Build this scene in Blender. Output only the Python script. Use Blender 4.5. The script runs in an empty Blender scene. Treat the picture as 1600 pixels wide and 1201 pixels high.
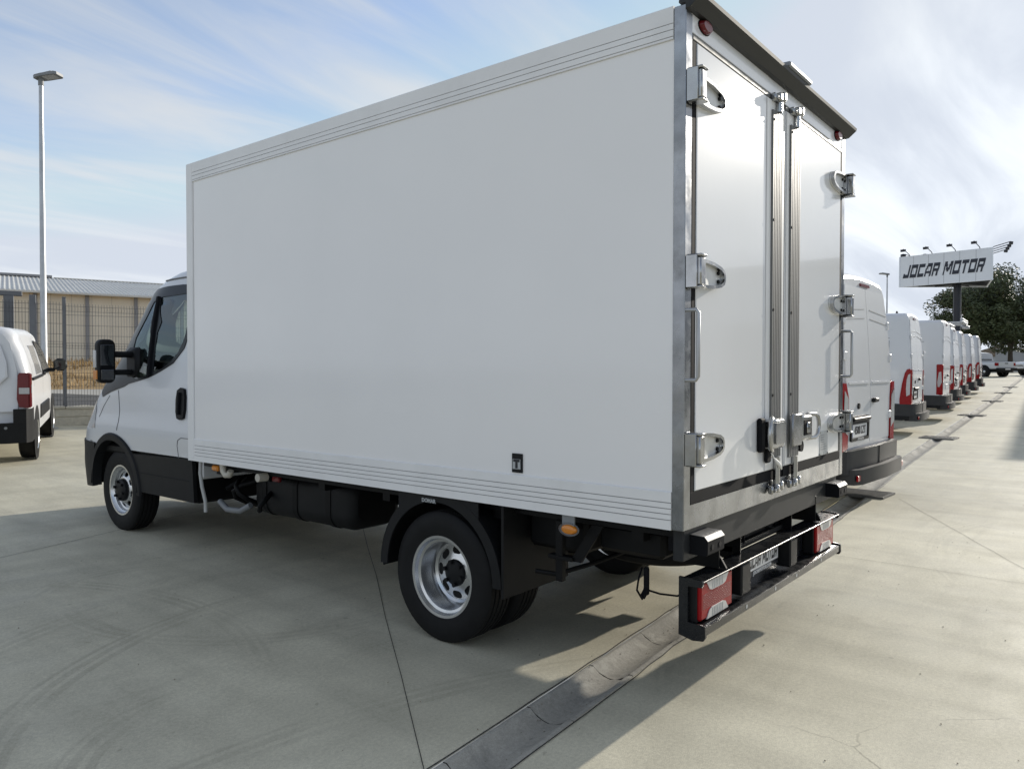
import bpy, bmesh, math, random
import numpy as np
from mathutils import Vector, Matrix
from mathutils.geometry import delaunay_2d_cdt

SC = bpy.context.scene
COL = SC.collection
R = math.radians
PI = math.pi
random.seed(7)

# ------------------------------------------------------------------ camera, sky, sun, exposure
YAW, PITCH, ROLL = 0.8941, -0.0198, 0.0008
CAM = Vector((-2.864, -1.4011, 1.4495))
fw = Vector((math.sin(YAW)*math.cos(PITCH), math.cos(YAW)*math.cos(PITCH), math.sin(PITCH)))
rt = Vector((math.cos(YAW), -math.sin(YAW), 0))
up = rt.cross(fw)
cr, sr = math.cos(ROLL), math.sin(ROLL)
rt, up = cr*rt + sr*up, -sr*rt + cr*up
cd = bpy.data.cameras.new('camera')
cd.sensor_width = 36.0
cd.lens = 36.0*1192.67/1600.0
cd.clip_start, cd.clip_end = 0.05, 3000
camo = bpy.data.objects.new('camera', cd)
M3 = Matrix((rt, up, -fw)).transposed()
camo.matrix_world = Matrix.Translation(CAM) @ M3.to_4x4()
COL.objects.link(camo)
SC.camera = camo

SUN_EL = R(18.5)
SUN_DIR = Vector((1.0, -0.165, 0)).normalized()*math.cos(SUN_EL) + Vector((0, 0, math.sin(SUN_EL)))
w = bpy.data.worlds.new('World')
SC.world = w
w.use_nodes = True
nt = w.node_tree
for n in list(nt.nodes): nt.nodes.remove(n)
def WN(t, **k):
    n = nt.nodes.new(t)
    for a, b in k.items(): setattr(n, a, b)
    return n
wo = WN('ShaderNodeOutputWorld'); bg = WN('ShaderNodeBackground')
sky = WN('ShaderNodeTexSky'); sky.sky_type = 'NISHITA'; sky.sun_disc = False
sky.sun_elevation = SUN_EL
sky.sun_rotation = math.atan2(SUN_DIR.x, SUN_DIR.y)
sky.air_density = 1.0; sky.dust_density = 0.35; sky.ozone_density = 1.2; sky.altitude = 200
# thin streaky cloud veil, the same all round the sky
tc = WN('ShaderNodeTexCoord'); sep = WN('ShaderNodeSeparateXYZ')
nt.links.new(tc.outputs['Generated'], sep.inputs[0])
def wm(op, a, b=None, c=None):
    n = WN('ShaderNodeMath', operation=op)
    for i, v in enumerate((a, b, c)):
        if v is None: continue
        if isinstance(v, (int, float)): n.inputs[i].default_value = v
        else: nt.links.new(v, n.inputs[i])
    return n.outputs[0]
zz = wm('ADD', wm('MAXIMUM', sep.outputs[2], 0.0), 0.12)
cx = wm('DIVIDE', sep.outputs[0], zz); cy = wm('DIVIDE', sep.outputs[1], zz)
cmb = WN('ShaderNodeCombineXYZ'); nt.links.new(cx, cmb.inputs[0]); nt.links.new(cy, cmb.inputs[1])
mp = WN('ShaderNodeMapping'); mp.inputs['Rotation'].default_value = (0, 0, R(-4)); mp.inputs['Scale'].default_value = (0.34, 1.25, 1)
nt.links.new(cmb.outputs[0], mp.inputs[0])
n1 = WN('ShaderNodeTexNoise'); n1.inputs['Scale'].default_value = 1.7; n1.inputs['Detail'].default_value = 8; n1.inputs['Roughness'].default_value = 0.56; n1.inputs['Distortion'].default_value = 0.7
nt.links.new(mp.outputs[0], n1.inputs['Vector'])
n2 = WN('ShaderNodeTexNoise'); n2.inputs['Scale'].default_value = 0.5; n2.inputs['Detail'].default_value = 3
nt.links.new(cmb.outputs[0], n2.inputs['Vector'])
cl = wm('ADD', wm('MULTIPLY', n1.outputs[0], 0.7), wm('MULTIPLY', n2.outputs[0], 0.45))
mr = WN('ShaderNodeMapRange'); mr.interpolation_type = 'SMOOTHSTEP'
mr.inputs[1].default_value = 0.46; mr.inputs[2].default_value = 0.70; mr.inputs[3].default_value = 0.12; mr.inputs[4].default_value = 0.90
nt.links.new(cl, mr.inputs[0])
mixc = WN('ShaderNodeMix', data_type='RGBA')
cap = WN('ShaderNodeMix', data_type='RGBA', blend_type='DARKEN'); cap.inputs[0].default_value = 1
tint = WN('ShaderNodeMix', data_type='RGBA', blend_type='MULTIPLY'); tint.inputs[0].default_value = 1
nt.links.new(sky.outputs[0], tint.inputs[6]); tint.inputs[7].default_value = (1.04, .95, .95, 1)
nt.links.new(tint.outputs[2], cap.inputs[6]); cap.inputs[7].default_value = (2.95, 3.22, 3.70, 1)
bw = WN('ShaderNodeRGBToBW'); nt.links.new(tint.outputs[2], bw.inputs[0])
lum = wm('ADD', wm('MULTIPLY', wm('MINIMUM', bw.outputs[0], 6.5), 0.42), 2.3)
ccol = WN('ShaderNodeCombineXYZ')
nt.links.new(wm('MULTIPLY', lum, 0.95), ccol.inputs[0]); nt.links.new(lum, ccol.inputs[1]); nt.links.new(wm('MULTIPLY', lum, 1.055), ccol.inputs[2])
nt.links.new(mr.outputs[0], mixc.inputs[0]); nt.links.new(cap.outputs[2], mixc.inputs[6]); nt.links.new(ccol.outputs[0], mixc.inputs[7])
nt.links.new(mixc.outputs[2], bg.inputs[0]); bg.inputs[1].default_value = 0.15
nt.links.new(bg.outputs[0], wo.inputs[0])

sl = bpy.data.lights.new('sun', 'SUN'); sl.energy = 3.0; sl.angle = R(0.8); sl.color = (1.0, 0.93, 0.82)
so = bpy.data.objects.new('sun', sl); COL.objects.link(so)
so.rotation_euler = SUN_DIR.to_track_quat('Z', 'Y').to_euler()
SC.view_settings.view_transform = 'Standard'; SC.view_settings.look = 'None'
SC.view_settings.gamma = 1; SC.view_settings.exposure = 0.56; SC.view_settings.use_curve_mapping = False

# ------------------------------------------------------------------ materials
def mat(name, base, rough=.5, metal=0., var=0., vs=3., bump=0., bs=60., coat=0., rv=0., dirt=None, ds=1.2, spec=.5, stretch=None):
    m = bpy.data.materials.new(name); m.use_nodes = True
    t = m.node_tree; b = t.nodes['Principled BSDF']
    b.inputs['Base Color'].default_value = (*base, 1); b.inputs['Roughness'].default_value = rough
    b.inputs['Metallic'].default_value = metal; b.inputs['Specular IOR Level'].default_value = spec
    if coat:
        b.inputs['Coat Weight'].default_value = coat; b.inputs['Coat Roughness'].default_value = .04
    co = t.nodes.new('ShaderNodeTexCoord').outputs['Object']
    if stretch:
        mpn = t.nodes.new('ShaderNodeMapping'); mpn.inputs['Scale'].default_value = stretch
        t.links.new(co, mpn.inputs[0]); co = mpn.outputs[0]
    def noise(s, d=5, r=.6):
        n = t.nodes.new('ShaderNodeTexNoise'); n.inputs['Scale'].default_value = s; n.inputs['Detail'].default_value = d; n.inputs['Roughness'].default_value = r
        t.links.new(co, n.inputs['Vector']); return n.outputs[0]
    col = None
    if var:
        r = t.nodes.new('ShaderNodeMapRange'); r.inputs[1].default_value = .3; r.inputs[2].default_value = .7
        r.inputs[3].default_value = 1-var; r.inputs[4].default_value = 1+var
        t.links.new(noise(vs), r.inputs[0])
        mx = t.nodes.new('ShaderNodeMix'); mx.data_type = 'RGBA'; mx.blend_type = 'MULTIPLY'; mx.inputs[0].default_value = 1
        mx.inputs[6].default_value = (*base, 1); t.links.new(r.outputs[0], mx.inputs[7]); col = mx.outputs[2]
    if dirt:
        r = t.nodes.new('ShaderNodeMapRange'); r.inputs[1].default_value = .5; r.inputs[2].default_value = .75; r.inputs[4].default_value = dirt[3]
        t.links.new(noise(ds, 8, .65), r.inputs[0])
        mx = t.nodes.new('ShaderNodeMix'); mx.data_type = 'RGBA'
        t.links.new(r.outputs[0], mx.inputs[0])
        if col: t.links.new(col, mx.inputs[6])
        else: mx.inputs[6].default_value = (*base, 1)
        mx.inputs[7].default_value = (*dirt[:3], 1); col = mx.outputs[2]
    if col: t.links.new(col, b.inputs['Base Color'])
    if rv:
        r = t.nodes.new('ShaderNodeMapRange'); r.inputs[1].default_value = .3; r.inputs[2].default_value = .7
        r.inputs[3].default_value = max(.02, rough-rv); r.inputs[4].default_value = min(1, rough+rv)
        t.links.new(noise(vs*2.3), r.inputs[0]); t.links.new(r.outputs[0], b.inputs['Roughness'])
    if bump:
        bp = t.nodes.new('ShaderNodeBump'); bp.inputs['Strength'].default_value = bump; bp.inputs['Distance'].default_value = .004
        t.links.new(noise(bs, 3), bp.inputs['Height']); t.links.new(bp.outputs[0], b.inputs['Normal'])
    return m
MT = dict(
 gel=mat('white_gelcoat', (.85,.84,.83), .22, var=.012, vs=1.1, bump=.012, bs=1.6, rv=.05, dirt=(.66,.66,.64,.10), ds=.7, coat=.3),
 door=mat('white_door_skin', (.77,.775,.78), .17, var=.012, vs=1.5, dirt=(.64,.64,.62,.12), ds=1.1, coat=.5),
 rail=mat('white_rail', (.80,.795,.785), .34, var=.03, vs=2, dirt=(.58,.58,.56,.3), ds=3),
 groove=mat('groove_dirt', (.16,.16,.165), .8),
 paint=mat('white_car_paint', (.64,.65,.665), .28, var=.02, vs=1.2, coat=.2, dirt=(.60,.58,.54,.2), ds=1.6),
 steel=mat('brushed_steel', (.29,.30,.315), .25, 1, var=.35, vs=3, rv=.13, bump=.10, bs=7, dirt=(.10,.097,.09,.6), ds=4.5),
 cast=mat('polished_cast_steel', (.40,.405,.41), .20, 1, var=.15, vs=9, rv=.08, dirt=(.35,.34,.32,.35), ds=12),
 alu=mat('dull_aluminium', (.155,.156,.155), .5, .15, var=.10, vs=3, rv=.06, spec=.2, dirt=(.13,.122,.098,.5), ds=4, stretch=(6,6,.7)),
 wheel=mat('silver_wheel_paint', (.60,.61,.62), .24, .9, var=.05, vs=6, dirt=(.25,.24,.23,.35), ds=9),
 blackp=mat('black_plastic', (.0065,.007,.008), .55, var=.25, vs=8, bump=.15, bs=400, dirt=(.016,.0155,.0145,.35), ds=2.5, spec=.25),
 chassis=mat('black_chassis_paint', (.0032,.0035,.004), .55, var=.2, vs=7, dirt=(.008,.0078,.007,.4), ds=3.5, spec=.2),
 bumper=mat('gloss_black_steel', (.0055,.0065,.0085), .28, var=.2, vs=6, rv=.08, dirt=(.016,.016,.016,.3), ds=4, coat=.15),
 beam=mat('grey_beam', (.024,.0255,.027), .5, var=.15, vs=5, dirt=(.035,.034,.032,.4), ds=3, spec=.2),
 seal=mat('rubber_seal', (.006,.0065,.0085), .75, var=.2, vs=10, spec=.15),
 tyre=mat('tyre_rubber', (.0062,.0064,.007), .66, var=.25, vs=14, dirt=(.016,.0152,.0138,.4), ds=6, spec=.25),
 visor=mat('dark_visor', (.020,.021,.020), .5, .2, var=.1, vs=6),
 red=mat('red_lens', (.27,.005,.008), .22, var=.08, vs=40, spec=.2),
 dred=mat('dark_red_lens', (.13,.006,.010), .18, coat=.15, spec=.35),
 amber=mat('amber_lens', (.62,.21,.015), .22, coat=.4),
 satin=mat('satin_steel', (.62,.62,.60), .42, .6, var=.1, vs=20),
 dgrey=mat('grey_bumper_plastic', (.019,.0195,.021), .55, var=.15, vs=8),
 lens=mat('clear_lens', (.45,.45,.45), .16, var=.10, vs=60, coat=.5),
 gblack=mat('gloss_black_trim', (.006,.007,.009), .3, spec=.22),
 worn=mat('worn_plate', (.15,.15,.15), .55, .5, var=.25, vs=14, dirt=(.05,.05,.05,.6), ds=18),
 dark=mat('dark_interior', (.012,.012,.013), .7),
 plate=mat('number_plate', (.70,.70,.70), .4),
 ink=mat('ink', (.012,.013,.018), .5),
 navy=mat('navy_letters', (.013,.018,.033), .4),
 blue=mat('plate_blue', (.02,.10,.42), .4),
 greytrim=mat('grey_trim', (.20,.21,.22), .5, var=.1, vs=5),
 hose=mat('grey_hose', (.45,.45,.43), .6, var=.1, vs=12),
 pipe=mat('pale_pipe', (.50,.47,.40), .5, var=.15, vs=20),
 seat=mat('seat_cloth', (.03,.032,.036), .85, var=.2, vs=30),
 redc=mat('red_cloth', (.25,.02,.02), .7),
 galv=mat('galvanised_steel', (.42,.43,.44), .42, .8, var=.1, vs=5, rv=.1),
 fencem=mat('grey_fence_paint', (.135,.14,.15), .5, .2, var=.1, vs=4),
 wire=mat('dark_wire', (.06,.062,.065), .5, .3),
 tan=mat('beige_cladding', (.76,.69,.56), .7, var=.05, vs=.6, dirt=(.66,.59,.47,.5), ds=.4),
 roofm=mat('roof_sheet', (.62,.61,.57), .5, .15, var=.08, vs=.6),
 pil=mat('grey_column', (.24,.24,.25), .5),
 stone=mat('cast_block', (.50,.46,.37), .85, var=.14, vs=6, bump=.5, bs=30, dirt=(.27,.24,.19,.6), ds=4),
 grate=mat('iron_grate', (.15,.147,.14), .5, .6, var=.2, vs=10),
 bark=mat('bark', (.055,.045,.035), .9, var=.3, vs=10, bump=.6, bs=25),
 signf=mat('sign_face', (.80,.83,.87), .4, var=.02, vs=.5),
 signd=mat('sign_dark', (.014,.016,.024), .45, var=.1),
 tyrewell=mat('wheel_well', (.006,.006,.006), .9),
 sticker=mat('grey_label', (.42,.44,.45), .45, .3, var=.12, vs=60),
 rooft=mat('old_tiles', (.17,.135,.10), .85, var=.2, vs=3),
 wallw=mat('pale_wall', (.45,.47,.50), .8, var=.05, vs=.5),
)
def glass(name, tint, rough=.02, trans=.6):
    m = bpy.data.materials.new(name); m.use_nodes = True; t = m.node_tree
    for n in list(t.nodes): t.nodes.remove(n)
    o = t.nodes.new('ShaderNodeOutputMaterial'); tr = t.nodes.new('ShaderNodeBsdfTransparent'); tr.inputs[0].default_value = (*tint, 1)
    g = t.nodes.new('ShaderNodeBsdfGlossy'); g.inputs['Roughness'].default_value = rough; g.inputs[0].default_value = (.92,.95,.95,1)
    f = t.nodes.new('ShaderNodeFresnel'); f.inputs[0].default_value = 1.5
    ad = t.nodes.new('ShaderNodeMath'); ad.operation = 'MULTIPLY_ADD'; ad.inputs[1].default_value = 1.0; ad.inputs[2].default_value = .03
    t.links.new(f.outputs[0], ad.inputs[0])
    mx = t.nodes.new('ShaderNodeMixShader')
    t.links.new(ad.outputs[0], mx.inputs[0]); t.links.new(tr.outputs[0], mx.inputs[1]); t.links.new(g.outputs[0], mx.inputs[2]); t.links.new(mx.outputs[0], o.inputs[0])
    return m
MT['glass'] = glass('tinted_glass', (.84,.98,.95))
MT['dglass'] = mat('dark_glass', (.012,.015,.018), .04, spec=.6, coat=.3)

# ------------------------------------------------------------------ mesh helpers
class MB:
    def __init__(s): s.v = []; s.f = []
    def rbox(s, x0, x1, y0, y1, z0, z1, r, b0, b1, n=5):
        """box along y with rounded x-z outline and softened ends"""
        rows = []
        for y, i in ((y0,b0),(y0+b0*.3,b0*.35),(y0+b0,0),(y1-b1,0),(y1-b1*.3,b1*.35),(y1,b1)):
            p = rrect(x0+i, x1-i, z0+i, z1-i, max(.004, r-i*.6), n); rows.append([(u, y, v) for u, v in p])
        k = len(rows[0]); s.grid([q+[q[0]] for q in rows])
        s.add(rows[0], [tuple(range(k))]); s.add(rows[-1], [tuple(range(k))]); return s
    def add(s, vs, fs):
        o = len(s.v); s.v += [tuple(p) for p in vs]; s.f += [tuple(i+o for i in f) for f in fs]; return s
    def box(s, x0, x1, y0, y1, z0, z1, b=0.):
        if b <= 0:
            vs = [(x,y,z) for x in (x0,x1) for y in (y0,y1) for z in (z0,z1)]
            return s.add(vs, [(0,1,3,2),(4,6,7,5),(0,4,5,1),(2,3,7,6),(0,2,6,4),(1,5,7,3)])
        b = min(b, (x1-x0)/2.01, (y1-y0)/2.01, (z1-z0)/2.01)
        X, Y, Z = (x0,x1), (y0,y1), (z0,z1); vs = []; ix = {}
        for i in (0,1):
            for j in (0,1):
                for k in (0,1):
                    dx, dy, dz = (b if i==0 else -b), (b if j==0 else -b), (b if k==0 else -b)
                    for a, p in (('x',(X[i],Y[j]+dy,Z[k]+dz)),('y',(X[i]+dx,Y[j],Z[k]+dz)),('z',(X[i]+dx,Y[j]+dy,Z[k]))):
                        ix[i,j,k,a] = len(vs); vs.append(p)
        fs = []
        for i in (0,1):
            q = [ix[i,0,0,'x'],ix[i,1,0,'x'],ix[i,1,1,'x'],ix[i,0,1,'x']]; fs.append(q if i else q[::-1])
            q = [ix[0,i,0,'y'],ix[1,i,0,'y'],ix[1,i,1,'y'],ix[0,i,1,'y']]; fs.append(q[::-1] if i else q)
            q = [ix[0,0,i,'z'],ix[1,0,i,'z'],ix[1,1,i,'z'],ix[0,1,i,'z']]; fs.append(q if i else q[::-1])
        for i in (0,1):
            for j in (0,1):
                fs.append([ix[i,j,0,'x'],ix[i,j,0,'y'],ix[i,j,1,'y'],ix[i,j,1,'x']])
                fs.append([ix[i,0,j,'x'],ix[i,0,j,'z'],ix[i,1,j,'z'],ix[i,1,j,'x']])
                fs.append([ix[0,i,j,'y'],ix[0,i,j,'z'],ix[1,i,j,'z'],ix[1,i,j,'y']])
                for k in (0,1): fs.append([ix[i,j,k,'x'],ix[i,j,k,'y'],ix[i,j,k,'z']])
        return s.add(vs, fs)
    def tube(s, path, r, n=8, cap=True):
        path = [Vector(p) for p in path]; rings = []
        rs = r if isinstance(r, (list,tuple)) else [r]*len(path)
        pu = None
        for i, p in enumerate(path):
            d = (path[min(i+1,len(path)-1)] - path[max(i-1,0)]).normalized()
            if pu is None: pu = d.orthogonal().normalized()
            u = (pu - d*pu.dot(d)).normalized(); pu = u; v = d.cross(u)
            rings.append([p + rs[i]*(math.cos(a)*u + math.sin(a)*v) for a in [2*PI*k/n for k in range(n)]])
        vs = [q for rg in rings for q in rg]; fs = []
        for i in range(len(path)-1):
            for k in range(n):
                a, b = i*n+k, i*n+(k+1)%n; fs.append((a,b,b+n,a+n))
        if cap: fs += [tuple(range(n))[::-1], tuple(range((len(path)-1)*n, len(path)*n))]
        return s.add(vs, fs)
    def cyl(s, p, q, r, n=16): return s.tube([p,q], r, n)
    def prism(s, poly, axis, a, b):
        """extrude a 2D polygon along axis; poly is (u,v) in the other two axes in order x,y,z"""
        def P(u, v, t):
            return {'x':(t,u,v),'y':(u,t,v),'z':(u,v,t)}[axis]
        n = len(poly); vs = [P(u,v,a) for u,v in poly] + [P(u,v,b) for u,v in poly]
        fs = [tuple(range(n)), tuple(range(n,2*n))[::-1]] + [(i,i+n,(i+1)%n+n,(i+1)%n) for i in range(n)]
        return s.add(vs, fs)
    def ring(s, outer, inner, axis, a, b):
        """prism between two polygons with equal count"""
        def P(u, v, t): return {'x':(t,u,v),'y':(u,t,v),'z':(u,v,t)}[axis]
        n = len(outer); vs = []
        for t in (a,b):
            vs += [P(u,v,t) for u,v in outer] + [P(u,v,t) for u,v in inner]
        fs = []
        for i in range(n):
            j = (i+1)%n
            fs += [(i,j,j+n,i+n),(i+2*n,i+3*n,j+3*n,j+2*n),(i,i+2*n,j+2*n,j),(i+n,j+n,j+3*n,i+3*n)]
        return s.add(vs, fs)
    def lathe(s, prof, c, axis='x', n=40, closed=False):
        """prof: (t along axis, radius)"""
        rings = []
        for t, r in prof:
            rg = []
            for k in range(n):
                a = 2*PI*k/n; u, v = r*math.cos(a), r*math.sin(a)
                rg.append((c[0]+t, c[1]+u, c[2]+v) if axis=='x' else ((c[0]+u, c[1]+t, c[2]+v) if axis=='y' else (c[0]+u, c[1]+v, c[2]+t)))
            rings.append(rg)
        m = len(prof); vs = [q for rg in rings for q in rg]; fs = []
        for i in range(m if closed else m-1):
            for k in range(n):
                a, b = i*n+k, i*n+(k+1)%n; c2 = ((i+1)%m)*n
                fs.append((a, b, c2+(k+1)%n, c2+k))
        return s.add(vs, fs)
    def grid(s, rows):
        nr, nc = len(rows), len(rows[0]); vs = [p for r in rows for p in r]
        return s.add(vs, [(i*nc+j, i*nc+j+1, (i+1)*nc+j+1, (i+1)*nc+j) for i in range(nr-1) for j in range(nc-1)])
    def xf(s, M): s.v = [tuple(M @ Vector(p)) for p in s.v]; return s
    def mesh(s, name, m, smooth=None, fix=True):
        me = bpy.data.meshes.new(name); me.from_pydata(s.v, [], s.f); me.update()
        if fix:
            b = bmesh.new(); b.from_mesh(me); bmesh.ops.recalc_face_normals(b, faces=b.faces); b.to_mesh(me); b.free()
        if smooth is not None:
            me.polygons.foreach_set('use_smooth', [True]*len(me.polygons))
            me.set_sharp_from_angle(angle=R(smooth))
        if m is not None: me.materials.append(MT[m] if isinstance(m, str) else m)
        return me
    def build(s, name, m, parent=None, smooth=None, fix=True, **props):
        return link(name, s.mesh(name, m, smooth, fix), parent, **props)
def link(name, me, parent=None, **props):
    o = bpy.data.objects.new(name, me); COL.objects.link(o)
    if parent is not None:
        o.parent = parent
        if parent.get('off'): o.location = parent['off']
    for k, v in props.items(): o[k] = v
    return o
def empty(name, loc, label, cat, group=None, rz=0, rx=0, off=False):
    o = bpy.data.objects.new(name, None); COL.objects.link(o); o.location = loc
    o.rotation_euler = (rx, 0, rz); o.empty_display_size = .2
    tag(o, label, cat, group)
    if off: o['off'] = [-loc[0], -loc[1], -loc[2]]
    return o
def tag(o, label, cat, group=None):
    o['label'] = label; o['category'] = cat
    if group: o['group'] = group
    return o
def children_of(o): return [c for c in ALLC.get(o.name, [])]
def copy_tree(o, parent=None):
    c = o.copy(); COL.objects.link(c)
    if parent is not None: c.parent = parent
    for ch in list(o.children): copy_tree(ch, c)
    return c
def rrect(x0, x1, z0, z1, r, n=5):
    pts = []
    for cx, cz, a0 in ((x1-r,z1-r,0),(x0+r,z1-r,90),(x0+r,z0+r,180),(x1-r,z0+r,270)):
        for k in range(n+1):
            a = R(a0+90*k/n); pts.append((cx+r*math.cos(a), cz+r*math.sin(a)))
    return pts
def inset(poly, d):
    """uniform-ish inset of a convex polygon"""
    n = len(poly); out = []; area = sum(poly[i][0]*poly[(i+1)%n][1]-poly[(i+1)%n][0]*poly[i][1] for i in range(n))
    sg = 1 if area > 0 else -1
    for i in range(n):
        p, q, r = Vector(poly[i-1]), Vector(poly[i]), Vector(poly[(i+1)%n])
        e1 = (q-p); e2 = (r-q)
        if e1.length < 1e-6 or e2.length < 1e-6: out.append(tuple(q)); continue
        e1.normalize(); e2.normalize()
        n1 = Vector((-e1.y,e1.x))*sg; n2 = Vector((-e2.y,e2.x))*sg
        bsc = (n1+n2); k = d/max(.35, (1+n1.dot(n2))/1) ; out.append(tuple(q + bsc*k))
    return out
def inpoly(p, poly):
    c = False; n = len(poly); x, y = p
    for i in range(n):
        x1, y1 = poly[i]; x2, y2 = poly[i-1]
        if (y1 > y) != (y2 > y) and x < (x2-x1)*(y-y1)/(y2-y1)+x1: c = not c
    return c
def cdt(outer, holes=(), step=.05, interior=True):
    """triangulate a polygon with holes, boundary split to step, interior points on a grid"""
    V = []; E = []
    for pl in [outer]+list(holes):
        s0 = len(V)
        for i in range(len(pl)):
            a, b = Vector(pl[i]), Vector(pl[(i+1)%len(pl)])
            k = max(1, int((b-a).length/step+.5))
            for j in range(k): V.append(a.lerp(b, j/k))
        m = len(V)-s0
        E += [(s0+i, s0+(i+1)%m) for i in range(m)]
    if interior:
        xs = [p[0] for p in outer]; ys = [p[1] for p in outer]
        nx = int((max(xs)-min(xs))/step); ny = int((max(ys)-min(ys))/step)
        for i in range(1, nx+1):
            for j in range(1, ny+1):
                q = (min(xs)+i*step*.997, min(ys)+j*step*.993)
                if inpoly(q, outer) and not any(inpoly(q, h) for h in holes): V.append(Vector(q))
    vo, eo, fo, _, _, _ = delaunay_2d_cdt(V, E, [], 0, 1e-5)
    T = []
    for f in fo:
        c = sum((vo[i] for i in f), Vector((0,0)))/len(f)
        if inpoly(c, outer) and not any(inpoly(c, h) for h in holes): T.append(tuple(f))
    return [tuple(v) for v in vo], T
def text_mesh(txt, size, shear=0., bold=0., spacing=1.):
    cu = bpy.data.curves.new('lettering', 'FONT'); cu.body = txt; cu.size = size; cu.shear = shear; cu.offset = bold
    cu.space_character = spacing; cu.align_x = 'CENTER'; cu.align_y = 'CENTER'; cu.extrude = .0015; cu.resolution_u = 3
    o = bpy.data.objects.new('lettering', cu); COL.objects.link(o)
    bpy.context.view_layer.update()
    me = bpy.data.meshes.new_from_object(o.evaluated_get(bpy.context.evaluated_depsgraph_get()))
    bpy.data.objects.remove(o); bpy.data.curves.remove(cu)
    return me
def text_on(name, txt, size, m, parent, M, **k):
    me = text_mesh(txt, size, **k); me.transform(M); me.materials.clear(); me.materials.append(MT[m])
    return link(name, me, parent)
REAR = Matrix.Rotation(R(90), 4, 'X')      # text plane facing -Y, reading along +X
def gz(x, y):
    """height of the yard: it rises gently away from the drain"""
    y = min(y, 60)
    z = .0145*max(0, y-1.45)
    k = 1 if x < 5 else max(0, 1-(x-5)/5)
    z += .02*max(0, y-6.5)*k
    x = min(x, 68)
    return z + .012*max(0, x-7) + .008*max(0, x-32)
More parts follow.
